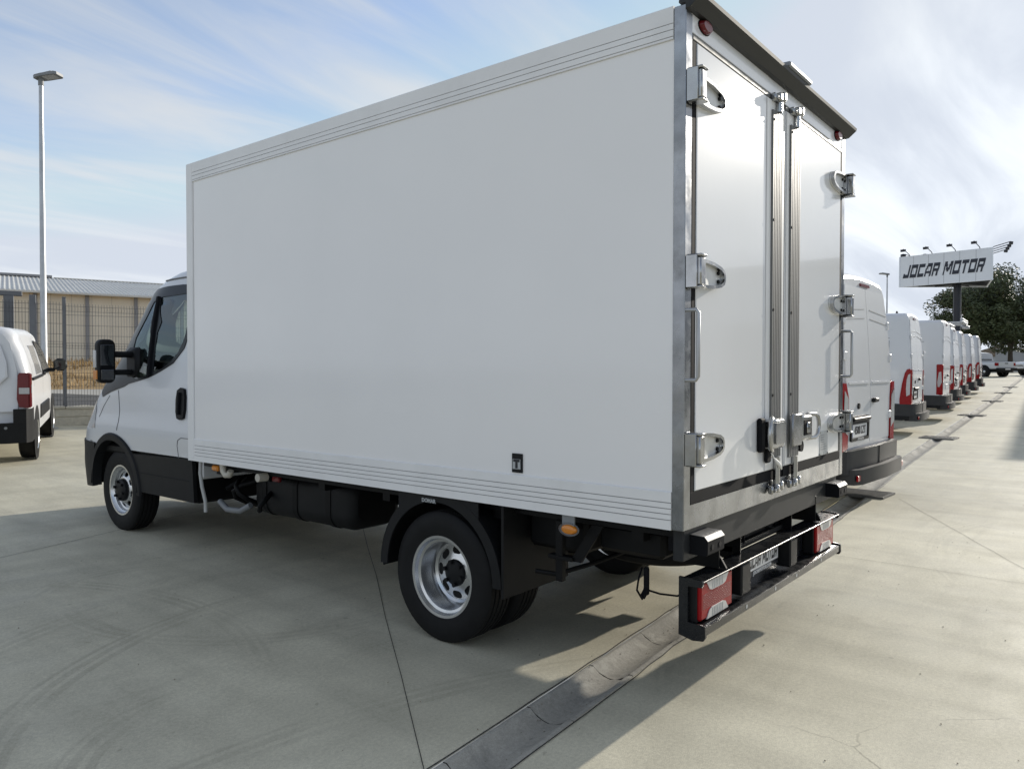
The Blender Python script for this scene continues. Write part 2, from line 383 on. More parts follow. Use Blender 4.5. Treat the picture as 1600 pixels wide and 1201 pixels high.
# ------------------------------------------------------------------ ground
def concrete(name, base, joints=True, marks=True, rough=.62):
    m = bpy.data.materials.new(name); m.use_nodes = True; t = m.node_tree; b = t.nodes['Principled BSDF']
    N = lambda ty, **k: (lambda n: ([setattr(n, a, v) for a, v in k.items()], n)[1])(t.nodes.new(ty))
    L = t.links.new
    g = N('ShaderNodeNewGeometry'); pos = g.outputs['Position']
    def mth(op, a, b_=None, c=None, clamp=False):
        n = N('ShaderNodeMath', operation=op, use_clamp=clamp)
        for i, v in enumerate((a, b_, c)):
            if v is None: continue
            if isinstance(v, (int, float)): n.inputs[i].default_value = v
            else: L(v, n.inputs[i])
        return n.outputs[0]
    def noise(s, d=6, r=.6, dist=0., vec=None, sc=None, rot=0):
        n = N('ShaderNodeTexNoise'); n.inputs['Scale'].default_value = s; n.inputs['Detail'].default_value = d; n.inputs['Roughness'].default_value = r; n.inputs['Distortion'].default_value = dist
        v = vec or pos
        if sc:
            mpn = N('ShaderNodeMapping'); mpn.inputs['Scale'].default_value = sc; mpn.inputs['Rotation'].default_value = (0,0,rot); L(v, mpn.inputs[0]); v = mpn.outputs[0]
        L(v, n.inputs['Vector']); return n.outputs[0]
    def rng(v, a, b_, c, d, smooth=True):
        n = N('ShaderNodeMapRange'); n.interpolation_type = 'SMOOTHSTEP' if smooth else 'LINEAR'
        for i, q in enumerate((a,b_,c,d)): n.inputs[i+1].default_value = q
        L(v, n.inputs[0]); return n.outputs[0]
    def mul(col, f):
        n = N('ShaderNodeMix', data_type='RGBA', blend_type='MULTIPLY'); n.inputs[0].default_value = 1
        L(col, n.inputs[6]); L(f, n.inputs[7]); return n.outputs[2]
    def mixc(f, a, c):
        n = N('ShaderNodeMix', data_type='RGBA'); L(f, n.inputs[0]); L(a, n.inputs[6]); n.inputs[7].default_value = (*c, 1); return n.outputs[2]
    rgb = N('ShaderNodeRGB'); rgb.outputs[0].default_value = (*base, 1); col = rgb.outputs[0]
    col = mul(col, rng(noise(.35, 5, .6), .3, .7, .86, 1.12))
    col = mul(col, rng(noise(1.7, 7, .62, .6), .3, .72, .90, 1.07))
    col = mul(col, rng(noise(1.0, 6, .6, .3, sc=(3.2,.35,1), rot=R(35)), .35, .75, 1.04, .88))
    col = mul(col, rng(noise(1.0, 6, .6, .5, sc=(.5,4.5,1), rot=R(-18)), .45, .8, 1.0, .86))
    col = mul(col, rng(noise(60, 5, .75), .28, .72, .88, 1.12))
    col = mul(col, rng(noise(230, 2, .6), .35, .7, 1.05, .86))
    vo = N('ShaderNodeTexVoronoi', feature='DISTANCE_TO_EDGE'); vo.inputs['Scale'].default_value = .55
    vw = N('ShaderNodeVectorMath', operation='ADD'); vn = N('ShaderNodeTexNoise'); vn.inputs['Scale'].default_value = 2.2; vn.inputs['Detail'].default_value = 6
    L(pos, vn.inputs['Vector']); L(pos, vw.inputs[0]); vs_ = N('ShaderNodeVectorMath', operation='SCALE'); vs_.inputs['Scale'].default_value = .35
    L(vn.outputs['Color'], vs_.inputs[0]); L(vs_.outputs[0], vw.inputs[1]); L(vw.outputs[0], vo.inputs['Vector'])
    crack = mth('MULTIPLY', rng(vo.outputs['Distance'], .0, .0035, 1, 0), rng(noise(.33, 3), .56, .66, 0, .55))
    col = mixc(crack, col, (base[0]*.28, base[1]*.27, base[2]*.25))
    col = mixc(rng(noise(15, 2, .4), .74, .78, 0, .4), col, (base[0]*.4, base[1]*.39, base[2]*.38))
    col = mixc(rng(noise(.8, 8, .65, 1.2), .60, .78, 0, .45), col, (base[0]*.62, base[1]*.60, base[2]*.56))
    col = mixc(rng(noise(6.5, 3, .5), .72, .80, 0, .35), col, (base[0]*.45, base[1]*.43, base[2]*.4))
    if marks:
        sx = N('ShaderNodeSeparateXYZ'); L(pos, sx.inputs[0]); X, Y = sx.outputs[0], sx.outputs[1]
        wob = mth('MULTIPLY', mth('SUBTRACT', noise(.9, 2), .5), .12)
        fade = rng(noise(1.3, 6, .7), .35, .62, .15, 1)
        tot = None
        # tyre scuffs: rings (centre, radius, half width, heading limits, strength, tread stripes)
        for (cx_, cy_, rad, hw_, a0, a1, st, tr) in MARKS:
            dx = mth('SUBTRACT', X, cx_); dy = mth('SUBTRACT', Y, cy_)
            d = mth('SUBTRACT', mth('SQRT', mth('ADD', mth('MULTIPLY', dx, dx), mth('MULTIPLY', dy, dy))), rad)
            d = mth('ADD', d, mth('MULTIPLY', wob, .5))
            k = rng(mth('ABSOLUTE', d), hw_*.75, hw_, 1, 0)
            am = (a0+a1)/2; ah = (a1-a0)/2
            ca, sa = math.cos(R(am)), math.sin(R(am))
            fwd = mth('ADD', mth('MULTIPLY', dx, ca), mth('MULTIPLY', dy, sa))
            k = mth('MULTIPLY', k, rng(mth('DIVIDE', fwd, rad), math.cos(R(ah)), math.cos(R(ah*.72)), 0, 1))
            if tr:
                stp = rng(mth('SINE', mth('MULTIPLY', d, tr)), -.7, .1, .12, 1)
                k = mth('MULTIPLY', k, stp)
            k = mth('MULTIPLY', mth('MULTIPLY', k, st*.85), fade)
            tot = k if tot is None else mth('MAXIMUM', tot, k)
        col = mixc(tot, col, (base[0]*.40, base[1]*.39, base[2]*.38))
    if not marks:
        col = mixc(rng(noise(5, 9, .72, .8), .50, .66, 0, .55), col, (.47,.455,.40))
        col = mixc(rng(noise(2.6, 9, .7, 1.2), .52, .68, 0, .6), col, (.17,.165,.15))
        col = mixc(rng(noise(26, 4, .6), .62, .72, 0, .5), col, (.13,.125,.115))
    L(col, b.inputs['Base Color'])
    L(rng(noise(2.1, 5), .3, .7, rough-.1, rough+.14), b.inputs['Roughness'])
    b.inputs['Specular IOR Level'].default_value = .25
    bp = N('ShaderNodeBump'); bp.inputs['Strength'].default_value = .35; bp.inputs['Distance'].default_value = .003
    L(mth('ADD', mth('ADD', noise(38, 6, .7), mth('MULTIPLY', noise(190, 3, .7), .8)), mth('MULTIPLY', noise(4, 4), 1.5)), bp.inputs['Height']); L(bp.outputs[0], b.inputs['Normal'])
    return m
MARKS = [(-.2,.9,1.95,.10,92,165,.42,95), (-.35,1.0,2.35,.11,100,158,.28,95), (-2.6,2.9,2.1,.09,-28,38,.34,110),
         (-1.2,1.2,.62,.09,90,185,.38,95), (.2,3.2,1.25,.09,150,270,.26,105), (1.5,-2.0,2.5,.09,75,120,.25,100),
         (4.5,-3.2,3.0,.10,60,120,.16,90), (-1.6,-2.2,3.4,.10,58,90,.35,95), (-.9,4.4,.9,.10,200,310,.26,95), (-.55,3.55,.55,.09,40,150,.30,95)]
MT['concrete'] = concrete('trowelled_concrete', (.55,.517,.402))
MT['channel'] = concrete('cast_channel_concrete', (.35,.335,.295), marks=False, rough=.88)
MT['soil'] = mat('dark_joint_filler', (.030,.029,.027), .9)
G0 = .492
def gy(x):
    """centre line of the drain: runs out at one angle, then bends very slightly"""
    return G0 + .0745*x if x < 9 else G0 + .6705 + .058*(x-9)
def gang(x): return math.atan(.0745 if x < 9 else .058)
def gpt(u, v):
    x, y = u-.066*v, gy(u)+v
    return (x, y, gz(x, y))
ULIST = [-400,-150,-60,-30,-15,-8,-4] + [i*1.0 for i in range(-3,60)] + [65,75,90,120,180,300,600]
VN = [0.121,.4,.7,.95,1.4,2.2,3,4,5,6,7,8,9,10,12,14,16,18,19.5]
def sheet(vl, ul=None):
    return [[gpt(u, v) for u in (ul or ULIST)] for v in vl]
g_front = MB().grid(sheet(VN)).build('ground', 'concrete', smooth=40, kind='structure')
g_rear = MB().grid(sheet([-.121,-.5,-1,-2,-3,-5,-8,-14,-30,-80,-300])).build('ground', 'concrete', smooth=40, kind='structure')
# far land beyond the fence and the yard (keeps rising gently, then levels)
def far_z(u, v):
    p = gpt(u, 19.5); return p[2] + .012*(v-19.5 if v < 60 else 40.5)
MT['land'] = mat('far_land', (.30,.27,.20), .9, var=.15, vs=.2)
rows = []
for v in (19.5,25,32,45,60,100,200,600):
    rows.append([(*gpt(u, v)[:2], far_z(u, v)-.02) for u in ULIST])
MB().grid(rows).build('far_land', 'land', smooth=40, kind='structure')
# drain channel: a dished concrete gutter of short cast segments with raised lips
drain = bpy.data.objects.new('drain_channel', None); COL.objects.link(drain); drain['kind'] = 'structure'; drain.location = (0, G0, 0)
MB().grid([[ (gpt(u, v)[0], gpt(u, v)[1]-G0, gpt(u, v)[2]-.075) for u in ULIST] for v in (-.15,.15)]).build('channel_bed', 'soil', drain)
def segment(length, seed):
    rnd = random.Random(seed); m = MB(); prof = []
    prof += [(-.117,-.07),(-.117,.001),(-.100,.003)]
    for k in range(11):
        t = -1+2*k/10; prof.append((.094*t, -.042*(1-t*t)+.001))
    prof += [(.100,.003),(.117,.001),(.117,-.07)]
    nx = 8; rows = []
    for i in range(nx+1):
        x = -length/2+length*i/nx
        rows.append([(x, v+(rnd.uniform(-.003,.003) if abs(v) < .11 else 0), z+rnd.uniform(-.0012,.0012)) for v, z in prof])
    return m.grid(rows).mesh('channel_segment', 'channel', 50)
SEGL = .56
segm = [segment(SEGL-.003, i) for i in range(6)]
for i in range(-7, 88):
    u = i*SEGL; p = gpt(u, 0); q = gpt(u+.2, 0)
    o = link('channel_segment', segm[(i*5+i//3)%6], drain)
    o.location = (p[0], p[1]-G0, p[2]+random.uniform(-.001,.001)); o.rotation_euler = (0, -math.atan2(q[2]-p[2], .2), gang(u)+random.uniform(-.002,.002))
# beyond the picked-out segments the channel goes on as one run
rows = []
for u in [48.98+i for i in range(0,60,3)]:
    r_ = []
    for k in range(11):
        v = -.117+.234*k/10; p = gpt(u, v); r_.append((p[0], p[1]-G0, p[2]+(.003 if k in (0,10) else -.05*(1-((k-5)/5)**2))))
    rows.append(r_)
MB().grid(rows).build('channel_run', 'channel', drain, 50)
# saw-cut slab joints: dark filler in a thin line
def joint(pts, wd=.0034):
    m = MB()
    for (a, b) in zip(pts[:-1], pts[1:]):
        a, b = Vector(a), Vector(b); d = (b-a); n = max(1, int(d.length/.8)); h = Vector((-d.y, d.x)).normalized()*wd/2
        rows = [[], []]
        for i in range(n+1):
            p = a + d*i/n
            for s, r_ in ((1, rows[0]), (-1, rows[1])):
                q = p + h*s; r_.append((q.x, q.y, gz(q.x, q.y)+.004))
        m.grid(rows)
    return m.build('slab_joint', 'soil', None, kind='structure')
jr = random.Random(3)
def wavy(a, b, amp=.008, k=14):
    a, b = Vector(a), Vector(b); n = (b-a).orthogonal().normalized()
    return [tuple(a.lerp(b, i/k) + n*(jr.uniform(-amp, amp) if 0 < i < k else 0)) for i in range(k+1)]
joint(wavy((6.4,10.2), (-.93,.56)))
joint(wavy((-6.,3.6), (-.95,.57)))
joint(wavy((6.50,.554), (2.6,-1.45)))
joint(wavy((3.343,.53), (3.25,-5)))
joint(wavy((14.2,1.15), (12.2,-1.2)))
joint(wavy((21.5,1.5), (19.0,-1.5)))
joint(wavy((-7.0,3.2), (2.2,6.0), .01), .005)
joint(wavy((13.34,1.6), (8.0,7.5)))
joint(wavy((22.,2.1), (15.0,9.0)))
joint(wavy((-3.5, gy(-3.5)+.128), (6.0, gy(6.0)+.128), .006, 60), .007)
joint(wavy((-3.5, gy(-3.5)-.127), (6.0, gy(6.0)-.127), .008, 60), .006)
# iron grates across the channel
def grate_tree(first, loc, label, rz):
    if first is None:
        t = empty('drain_grate', loc, label, 'grate', 'iron grates across the drain channel')
        m = MB()
        for y in (-.31,.285): m.box(-.235,.235,y,y+.025,-.018,.012)
        for x in (-.235,.215): m.box(x,x+.02,-.285,.285,-.018,.012)
        m.build('grate_frame', 'grate', t)
        b = MB().box(-.008,.008,-.285,.285,-.022,.009).mesh('grate_bar', 'grate')
        for i in range(12):
            o = link('grate_bar', b, t); o.location = (-.20+.0364*i, 0, 0)
        MB().box(-.215,.215,-.006,.006,-.02,.006).build('cross_bar', 'grate', t)
        s = MB().box(-.235,.235,-.30,.30,-.074,-.060).build('sump', 'soil', t)
        return t
    t = copy_tree(first); t.location = loc; t['label'] = label
    return t
GL = ['large iron drain grate on the concrete behind the truck, nearest of the row', 'second iron drain grate out, beside the second white van', 'third iron drain grate out along the channel',
      'fourth iron drain grate out along the channel', 'fifth iron drain grate out, last but one of the row', 'sixth iron drain grate, farthest of the row along the channel']
g0 = None
for x, lb in zip((6.6,14.25,21.55,30.0,37.0,43.4), GL):
    p = gpt(x, 0)
    t = grate_tree(g0, (p[0], p[1], p[2]+.012), lb, 0)
    t.rotation_euler = (0, -math.atan(.012 if x > 7 else 0), gang(x)-.12)
    g0 = g0 or t

# grit and dead leaves blown along the drain and over the slabs
gr0 = random.Random(21); m = MB()
for i in range(700):
    if gr0.random() < .45: x = gr0.uniform(-1, 9); y = gy(x)+gr0.gauss(0,.10)
    else: x = gr0.uniform(-1.6, 8); y = gr0.uniform(-2, 6)
    dz = -.042*max(0, 1-((y-gy(x))/.094)**2) if abs(y-gy(x)) < .094 else 0
    r = gr0.uniform(.0015,.0055); z = gz(x,y)+dz+.002
    m.add([(x-r,y-r*.5,z),(x+r*.8,y-r*.7,z),(x+r*.3,y+r,z),(x,y,z+r*.9)], [(0,1,3),(1,2,3),(2,0,3)])
MT['grit'] = mat('grit', (.27,.24,.19), .9, var=.4, vs=8)
m.build('grit', 'grit', None, fix=False, kind='stuff')
# ------------------------------------------------------------------ the refrigerated box truck
W, L, ZB, ZT = 2.2436, 3.933, .785, 2.932
TR = empty('box_truck', (1.12,1.435,0), 'white refrigerated box truck with closed rear doors and black underride bar in front', 'truck', off=True)
def P(name, m, mt, sm=None, parent=None, **k): return m.build(name, mt, parent or TR, sm, **k)
# --- cargo body
cb = P('cargo_body', MB().box(.012,W-.012,.054,L-.012,ZB+.004,ZT-.01,.006), 'gel')
P('side_panel', MB().box(.004,.0115,.054,3.848,.94,2.80), 'gel', parent=cb)
P('side_panel', MB().box(W-.0115,W-.004,.054,3.848,.94,2.80), 'gel', parent=cb)
def rail(z0, z1, cuts, name, wd=.0045, dp=.006):
    zs = []
    z = z0
    pr = [(.03, z0), (-.004, z0)]
    for c in cuts: pr += [(-.004, c-wd/2), (-.004+dp, c-wd/2), (-.004+dp, c+wd/2), (-.004, c+wd/2)]
    pr += [(-.004, z1-.004), (0, z1), (.03, z1)]
    for sgn in (0, 1):
        m = MB().prism([((u if not sgn else W-u), v) for u, v in pr], 'y', .0545, 3.933)
        r_ = P(name, m, 'rail', parent=cb)
        g = MB()
        for c in cuts:
            x0 = -.004+dp-.0006; x1 = x0+.002
            g.box(*( (x0, x1) if not sgn else (W-x1, W-x0)), .056, 3.93, c-wd/2, c+wd/2)
        # dark strip at the bottom of each groove
        g.build(name+'_groove', 'groove', cb)
rail(ZB, .945, (.826,.850,.873,.898), 'bottom_rail', .0032)
rail(2.797, ZT, (2.808,2.836,2.861), 'top_rail', .003)
P('front_corner_strip', MB().box(-.0055,.05,3.850,3.936,.80,2.925,.006), 'rail', parent=cb)
P('front_corner_strip', MB().box(W-.05,W+.0055,3.850,3.936,.80,2.925,.006), 'rail', parent=cb)
P('roof_panel', MB().box(.02,W-.02,.06,L-.01,ZT-.012,ZT+.006,.004), 'gel', parent=cb)
# wall socket plate low on the side
sp = P('side_label', MB().box(-.003,.004,.835,.897,.955,1.046), 'blackp', parent=TR)
me = text_mesh('T', .052, bold=.004); me.transform(Matrix.Translation((-.0045,.868,.995)) @ Matrix.Rotation(R(-90),4,'Z') @ REAR); me.materials.clear(); me.materials.append(MT['ink'])
P('label_window', MB().box(-.0042,-.003,.845,.892,.972,1.020), 'sticker', parent=sp)
link('label_letter', me, sp)
# --- rear frame
rf = P('rear_frame', MB().box(0,.060,-.001,.0535,ZB,ZT-.006,.003), 'steel')
P('corner_post', MB().box(W-.060,W,-.001,.0535,ZB,ZT-.006,.003), 'steel', parent=rf)
P('sill', MB().box(.0605,W-.0605,.0015,.05,ZB,.888,.002), 'steel', parent=rf)
P('header', MB().box(.0605,W-.0605,.0015,.05,2.832,2.92,.002), 'door', parent=rf)
P('visor', MB().prism([(.0,2.905),(-.022,2.908),(-.066,2.944),(-.070,2.958),(-.062,2.962),(.03,2.945),(.03,2.934),(0,2.93)], 'x', -.004, W+.004), 'visor', 30)
P('roof_marker', MB().box(1.00,1.34,-.080,-.02,2.9625,2.992,.008), 'greytrim')
for x in (.17, 2.07):
    ml = P('marker_light', MB().lathe([(0,.001),(0,.024),(.012,.03),(.022,.03)],(0,0,0),'y',20).xf(Matrix.Translation((x,-.021,2.885)) @ Matrix.Diagonal((1.7,1,.85,1))), 'dred', 40)
    P('marker_base', MB().lathe([(.0,.033),(.004,.034),(.004,.001)],(0,0,0),'y',20).xf(Matrix.Translation((x,-.003,2.885)) @ Matrix.Diagonal((1.7,1,.85,1))), 'blackp', 40, parent=ml)
# --- rear doors
def rear_door(x0, x1, edge0, edge1, bar0, bar1, side):
    """door skin x0..x1, white edge strip edge0..edge1, lock bar cover bar0..bar1"""
    d = P('rear_door', MB().box(min(x0,edge0), max(x1,edge1), -.004, .045, .94, 2.80, .004), 'door')
    xa, xb = (.0610, edge1) if side < 0 else (edge0, W-.0610)
    s_ = MB(); s_.box(xa, xb, -.0015, .046, .8885, .9395, .002)
    if side < 0: s_.box(xa, x0-.001, -.0015, .046, .9398, 2.80, .002)
    else: s_.box(x1+.001, xb, -.0015, .046, .9398, 2.80, .002)
    P('door_seal', s_, 'seal', parent=d)
    P('top_trim', MB().box(xa, xb, -.003, .046, 2.802, 2.829, .003), 'alu', parent=d)
    P('edge_strip', MB().box(edge0+.004, edge1-.004, -.0085, -.0042, .945, 2.795, .002), 'rail', parent=d)
    return d
dl = rear_door(.100, .875, .877, 1.128, 0, 0, -1)
dr = rear_door(1.388, 2.142, 1.160, 1.386, 0, 0, 1)
P('centre_gasket', MB().box(1.130,1.158,.004,.046,.8885,2.829,.003), 'seal', parent=dr)
def lock_bar(d, x0, x1, side):
    n = 6; y0 = -.019
    pr = [(x0,-.0095),(x0,y0+.008),(x0+.004,y0)]
    for k in range(1, n):
        x = x0+(x1-x0)*k/n
        pr += [(x-.004,y0),(x-.0025,y0+.004),(x+.0025,y0+.004),(x+.004,y0)]
    pr += [(x1-.004,y0),(x1,y0+.008),(x1,-.0095)]
    bt, tp = (1.005,2.745) if side < 0 else (.985,2.735)
    c = P('lock_bar_cover', MB().prism(pr, 'z', bt, tp), 'alu', parent=d)
    xm = (x0+x1)/2
    for za, zb_ in ((.845,bt),(tp,2.815)): P('lock_rod', MB().cyl((xm,-.022,za),(xm,-.022,zb_),.017,14), 'cast', 40, parent=d)
    for z0, z1 in ((.828,.868),(2.795,2.835)):
        k = MB().box(xm-.034,xm-.004,-.046,-.006,z0,z1,.006).box(xm+.008,xm+.038,-.050,-.006,z0+.008,z1+.012,.006)
        k.box(xm-.070,xm-.046,-.030,-.003,z0-.006,z1-.006,.006).cyl((xm-.062,-.032,z0+.012),(xm+.044,-.032,z0+.012),.010,10)
        P('locking_cam', k, 'cast', 40, parent=d)
    for z in (1.06,1.32,1.75,2.2,2.70):
        P('bolt', MB().cyl((x0+.018,y0-.004,z),(x0+.018,y0+.001,z),.007,8), 'chassis', parent=d)
lock_bar(dl, .935, 1.074, -1)
lock_bar(dr, 1.200, 1.350, 1)
def dloop(x0, x1, z0, z1, y, side, r=.013):
    """D shaped grip open to one side"""
    xs = (x1, x0) if side < 0 else (x0, x1)
    s = 1 if xs[1] > xs[0] else -1
    pts = [(xs[0],y+.02,z1),(xs[1]-s*.045,y,z1-.002),(xs[1]-s*.012,y-.004,z1-.018),(xs[1],y-.006,z1-.048),(xs[1]+s*.004,y-.006,(z0+z1)/2),(xs[1],y-.006,z0+.048),(xs[1]-s*.012,y-.004,z0+.018),(xs[1]-s*.045,y,z0+.002),(xs[0],y+.02,z0)]
    return MB().tube(pts, r, 10)
# left lock: black backing, steel box, grip on the left
P('lock_backing', MB().box(.775,.835,-.030,-.0045,1.045,1.212,.008), 'seal', parent=dl)
P('lock_box', MB().box(.850,1.030,-.056,-.010,1.055,1.203,.010), 'cast', 40, parent=dl)
P('lock_cover', MB().prism(rrect(.885,1.022,1.080,1.185,.012), 'y', -.063, -.0562), 'steel', 40, parent=dl)
P('lock_handle', dloop(.800, .900, 1.050, 1.208, -.056, -1, .0115), 'cast', 50, parent=dl)
P('lock_box', MB().box(1.30,1.50,-.046,-.006,1.066,1.200,.010), 'cast', 40, parent=dr)
P('lock_collar', MB().box(1.170,1.318,-.050,-.0305,1.045,1.215,.006), 'steel', 40, parent=dr)
P('lock_recess', MB().box(1.355,1.475,-.0485,-.0462,1.092,1.175), 'seal', parent=dr)
P('lock_cylinder', MB().box(1.385,1.44,-.056,-.0486,1.104,1.163,.004).cyl((1.412,-.062,1.134),(1.412,-.05,1.134),.011,12), 'cast', 40, parent=dr)
P('lock_handle', dloop(1.495, 1.610, 1.066, 1.202, -.040, 1, .0115), 'cast', 50, parent=dr)
P('rubber_stop', MB().box(.862,.925,-.026,-.0088,.985,1.065,.008), 'seal', parent=dl)
P('rubber_stop', MB().cyl((1.392,-.0088,1.03),(1.392,-.024,1.03),.03,14), 'seal', 40, parent=dr)
P('pull_strap', MB().tube([(.875,-.030,1.06),(.905,-.045,1.01),(.940,-.050,.985),(.975,-.050,.965),(1.0,-.050,.945)], [.003,.004,.010,.011,.003], 8), 'rail', 50, parent=dl)
dp = P('data_plate', MB().box(1.760,1.915,-.0062,-.0041,.945,1.085), 'sticker', parent=dr)
for x in (1.763,1.908):
    for z in (.949,1.078): P('rivet', MB().cyl((x,-.009,z),(x,-.006,z),.005,8), 'chassis', parent=dp)
for i in range(7):
    P('printed_line', MB().box(1.782,1.782+.11*random.uniform(.5,1),-.0068,-.0062,1.06-.014*i,1.064-.014*i), 'greytrim', parent=dp)
def hinge(d, side, z, post_x):
    s = side  # -1 left: arm runs to +x
    X = lambda u: (post_x+u*1.06) if s < 0 else (post_x-u*1.06)
    def bx(m, u0, u1, *r): 
        a, b = sorted((X(u0), X(u1))); return m.box(a, b, *r)
    h = P('hinge', bx(MB(), .000, .046, -.066, -.004, z-.058, z+.058, .006), 'cast', 40, parent=d)
    bx(m := MB(), -.008, -.001, -.052, -.002, z-.066, z+.066, .002); bx(m, -.004, .052, -.070, -.003, z+.060, z+.070, .004); bx(m, -.004, .052, -.070, -.003, z-.070, z-.060, .004)
    P('hinge_bracket', m, 'cast', 40, parent=d)
    out = [(.052,-.060),(.12,-.060),(.19,-.056),(.262,-.044),(.292,-.030),(.302,-.012),(.302,.012),(.292,.030),(.262,.044),(.19,.056),(.12,.060),(.052,.060)]
    out = [(X(u), z+v) for u, v in out]; inn = inset(out, .014)
    P('hinge_plate', MB().prism(out, 'y', -.014, -.0045), 'satin', 40, parent=d)
    P('hinge_rim', MB().ring(out, inn, 'y', -.034, -.0142), 'cast', 40, parent=d)
    for u, v in ((.09,-.028),(.09,.028),(.262,-.018),(.262,.018)):
        P('hinge_bolt', MB().cyl((X(u),-.021,z+v),(X(u),-.0142,z+v),.0085,8), 'chassis', parent=d)
for z in (2.600,1.848,1.122):
    hinge(dl, -1, z, .012); hinge(dr, 1, z, W-.012)
for x in (.012, W-.012):
    P('grab_handle', MB().tube([(x,.0,1.692),(x,-.046,1.692),(x,-.056,1.680),(x,-.056,1.42),(x,-.046,1.406),(x,.0,1.406)], .0085, 8), 'galv', 50)
# --- chassis below the box
P('rear_beam', MB().box(.045,W-.045,.022,.07,.648,.7835,.004), 'beam')
P('subframe_floor', MB().box(.10,W-.10,.08,3.9,.735,.783), 'chassis')
for x in (.105, 1.975):
    bk = P('dock_buffer', MB().prism([(.12,.672),(-.052,.672),(-.060,.680),(-.060,.732),(-.045,.750),(.12,.757)], 'x', x, x+.165), 'seal', 30)
    P('buffer_plate', MB().prism([(.10,.7585),(-.044,.7518),(-.0615,.7335),(-.0615,.7365),(-.0455,.7545),(.10,.7615)], 'x', x-.002, x+.167), 'worn', 30, parent=bk)
    for u in (.045,.120): P('buffer_bolt', MB().cyl((x+u,-.0625,.706),(x+u,-.058,.706),.012,10), 'tyrewell', parent=bk)
for x in (.72, 1.45):
    P('chassis_rail', MB().prism([(0,.52),(.07,.52),(.07,.528),(.008,.528),(.008,.68),(.07,.68),(.07,.688),(0,.688)], 'y', .05, 5.2).xf(Matrix.Translation((x,0,0))), 'chassis')
for y in (.25,.62,1.05,1.9,2.5,3.1,3.7):
    P('cross_member', MB().box(.12,W-.12,y,y+.06,.688,.735), 'chassis')
for y in (2.0,2.9,3.6): P('cross_tube', MB().cyl((.79,y,.60),(1.45,y,.60),.04,12), 'chassis', 40)
# underride bar with lamps
BX0, BX1 = .165, 2.125
ub = P('underride_bar', MB().prism([(.092,.31),(-.018,.31),(-.024,.318),(-.024,.350),(-.016,.354),(.082,.354),(.082,.535),(-.010,.535),(-.014,.538),(-.012,.545),(.085,.549),(.092,.545)], 'x', BX0+.001, BX1-.001), 'bumper', 30)
endp = [(.094,.305),(.03,.290),(-.020,.296),(-.030,.312),(-.028,.356),(-.012,.362),(.052,.366),(.052,.520),(-.012,.522),(-.018,.536),(-.012,.552),(.094,.556)]
for x in (BX0-.014, BX1): P('end_cap', MB().prism(endp, 'x', x, x+.014), 'bumper', 30, parent=ub)
P('upper_lip', MB().tube([(BX0,-.013,.543),(BX1,-.013,.543)], .0035, 8), 'bumper', 50, parent=ub)
for x in (.62, 1.00, 1.32, 1.75): P('drain_hole', MB().cyl((x,-.0248,.334),(x,-.0235,.334),.010,10), 'sticker', parent=ub)
for x0, x1, sg in ((.180,.515,1),(1.755,2.085,-1)):
    tl = P('tail_light', MB().box(x0,x1,.004,.078,.366,.528,.008), 'red')
    P('lamp_housing', MB().box(x0-.008,x1+.008,.02,.081,.360,.533,.004), 'blackp', parent=tl)
    xm = (x0+x1)/2
    P('lamp_lens', MB().prism([(xm-.115,.5275),(xm-.085,.492),(xm-.06,.485),(xm+.06,.485),(xm+.085,.492),(xm+.115,.5275)], 'y', .0005, .006), 'lens', parent=tl)
    P('lamp_lens', MB().prism([(xm-.115,.3665),(xm-.085,.402),(xm-.06,.409),(xm+.06,.409),(xm+.085,.402),(xm+.115,.3665)], 'y', .0005, .006), 'lens', parent=tl)
    for k in range(9): P('lamp_rib', MB().box(x0+.02,x1-.02,.0022,.0038,.416+.0075*k,.4175+.0075*k), 'dred', parent=tl)
    for k in range(7): P('lens_rib', MB().box(xm-.055+.0175*k,xm-.053+.0175*k,-.0008,.0004,.489,.525).box(xm-.055+.0175*k,xm-.053+.0175*k,-.0008,.0004,.369,.405), 'sticker', parent=tl)
for x in (.665, 1.335): P('plate_lamp', MB().box(x-.055,x+.055,-.005,.08,.380,.528,.008), 'blackp')
np_ = P('number_plate', MB().box(.79,1.265,.058,.066,.402,.520,.002), 'ink')
P('plate_face', MB().box(.80,1.255,.0555,.0578,.432,.517), 'plate', parent=np_)
# blocky slanted capitals shared by the plate and the billboard
GLY = {
 'J': [(.62,0,.84,1),(.0,0,.84,.26),(.0,0,.20,.34)],
 'O': [(0,.0,.20,1),(.74,0,.94,1),(0,.74,.94,1),(0,0,.94,.26)],
 'C': [(0,.0,.20,1),(0,.74,.88,1),(0,0,.88,.26)],
 'A': [(0,0,.18,.62),(.70,0,.90,1),(.28,.74,.90,1),(.1,.24,.9,.40),(.10,.55,.28,.82),(.2,.76,.40,1)],
 'R': [(0,0,.20,1),(0,.74,.86,1),(.70,.46,.90,.98),(0,.36,.86,.56),(.56,0,.80,.40)],
 'M': [(0,0,.17,1),(.98,0,1.15,1),(.17,.62,.36,1),(.30,.36,.48,.80),(.44,.24,.70,.55),(.66,.36,.84,.80),(.79,.62,.98,1)],
 'T': [(0,.74,.90,1),(.35,0,.57,1)],
}
WID = {'J':.84,'O':.94,'C':.88,'A':.90,'R':.90,'M':1.15,'T':.90}
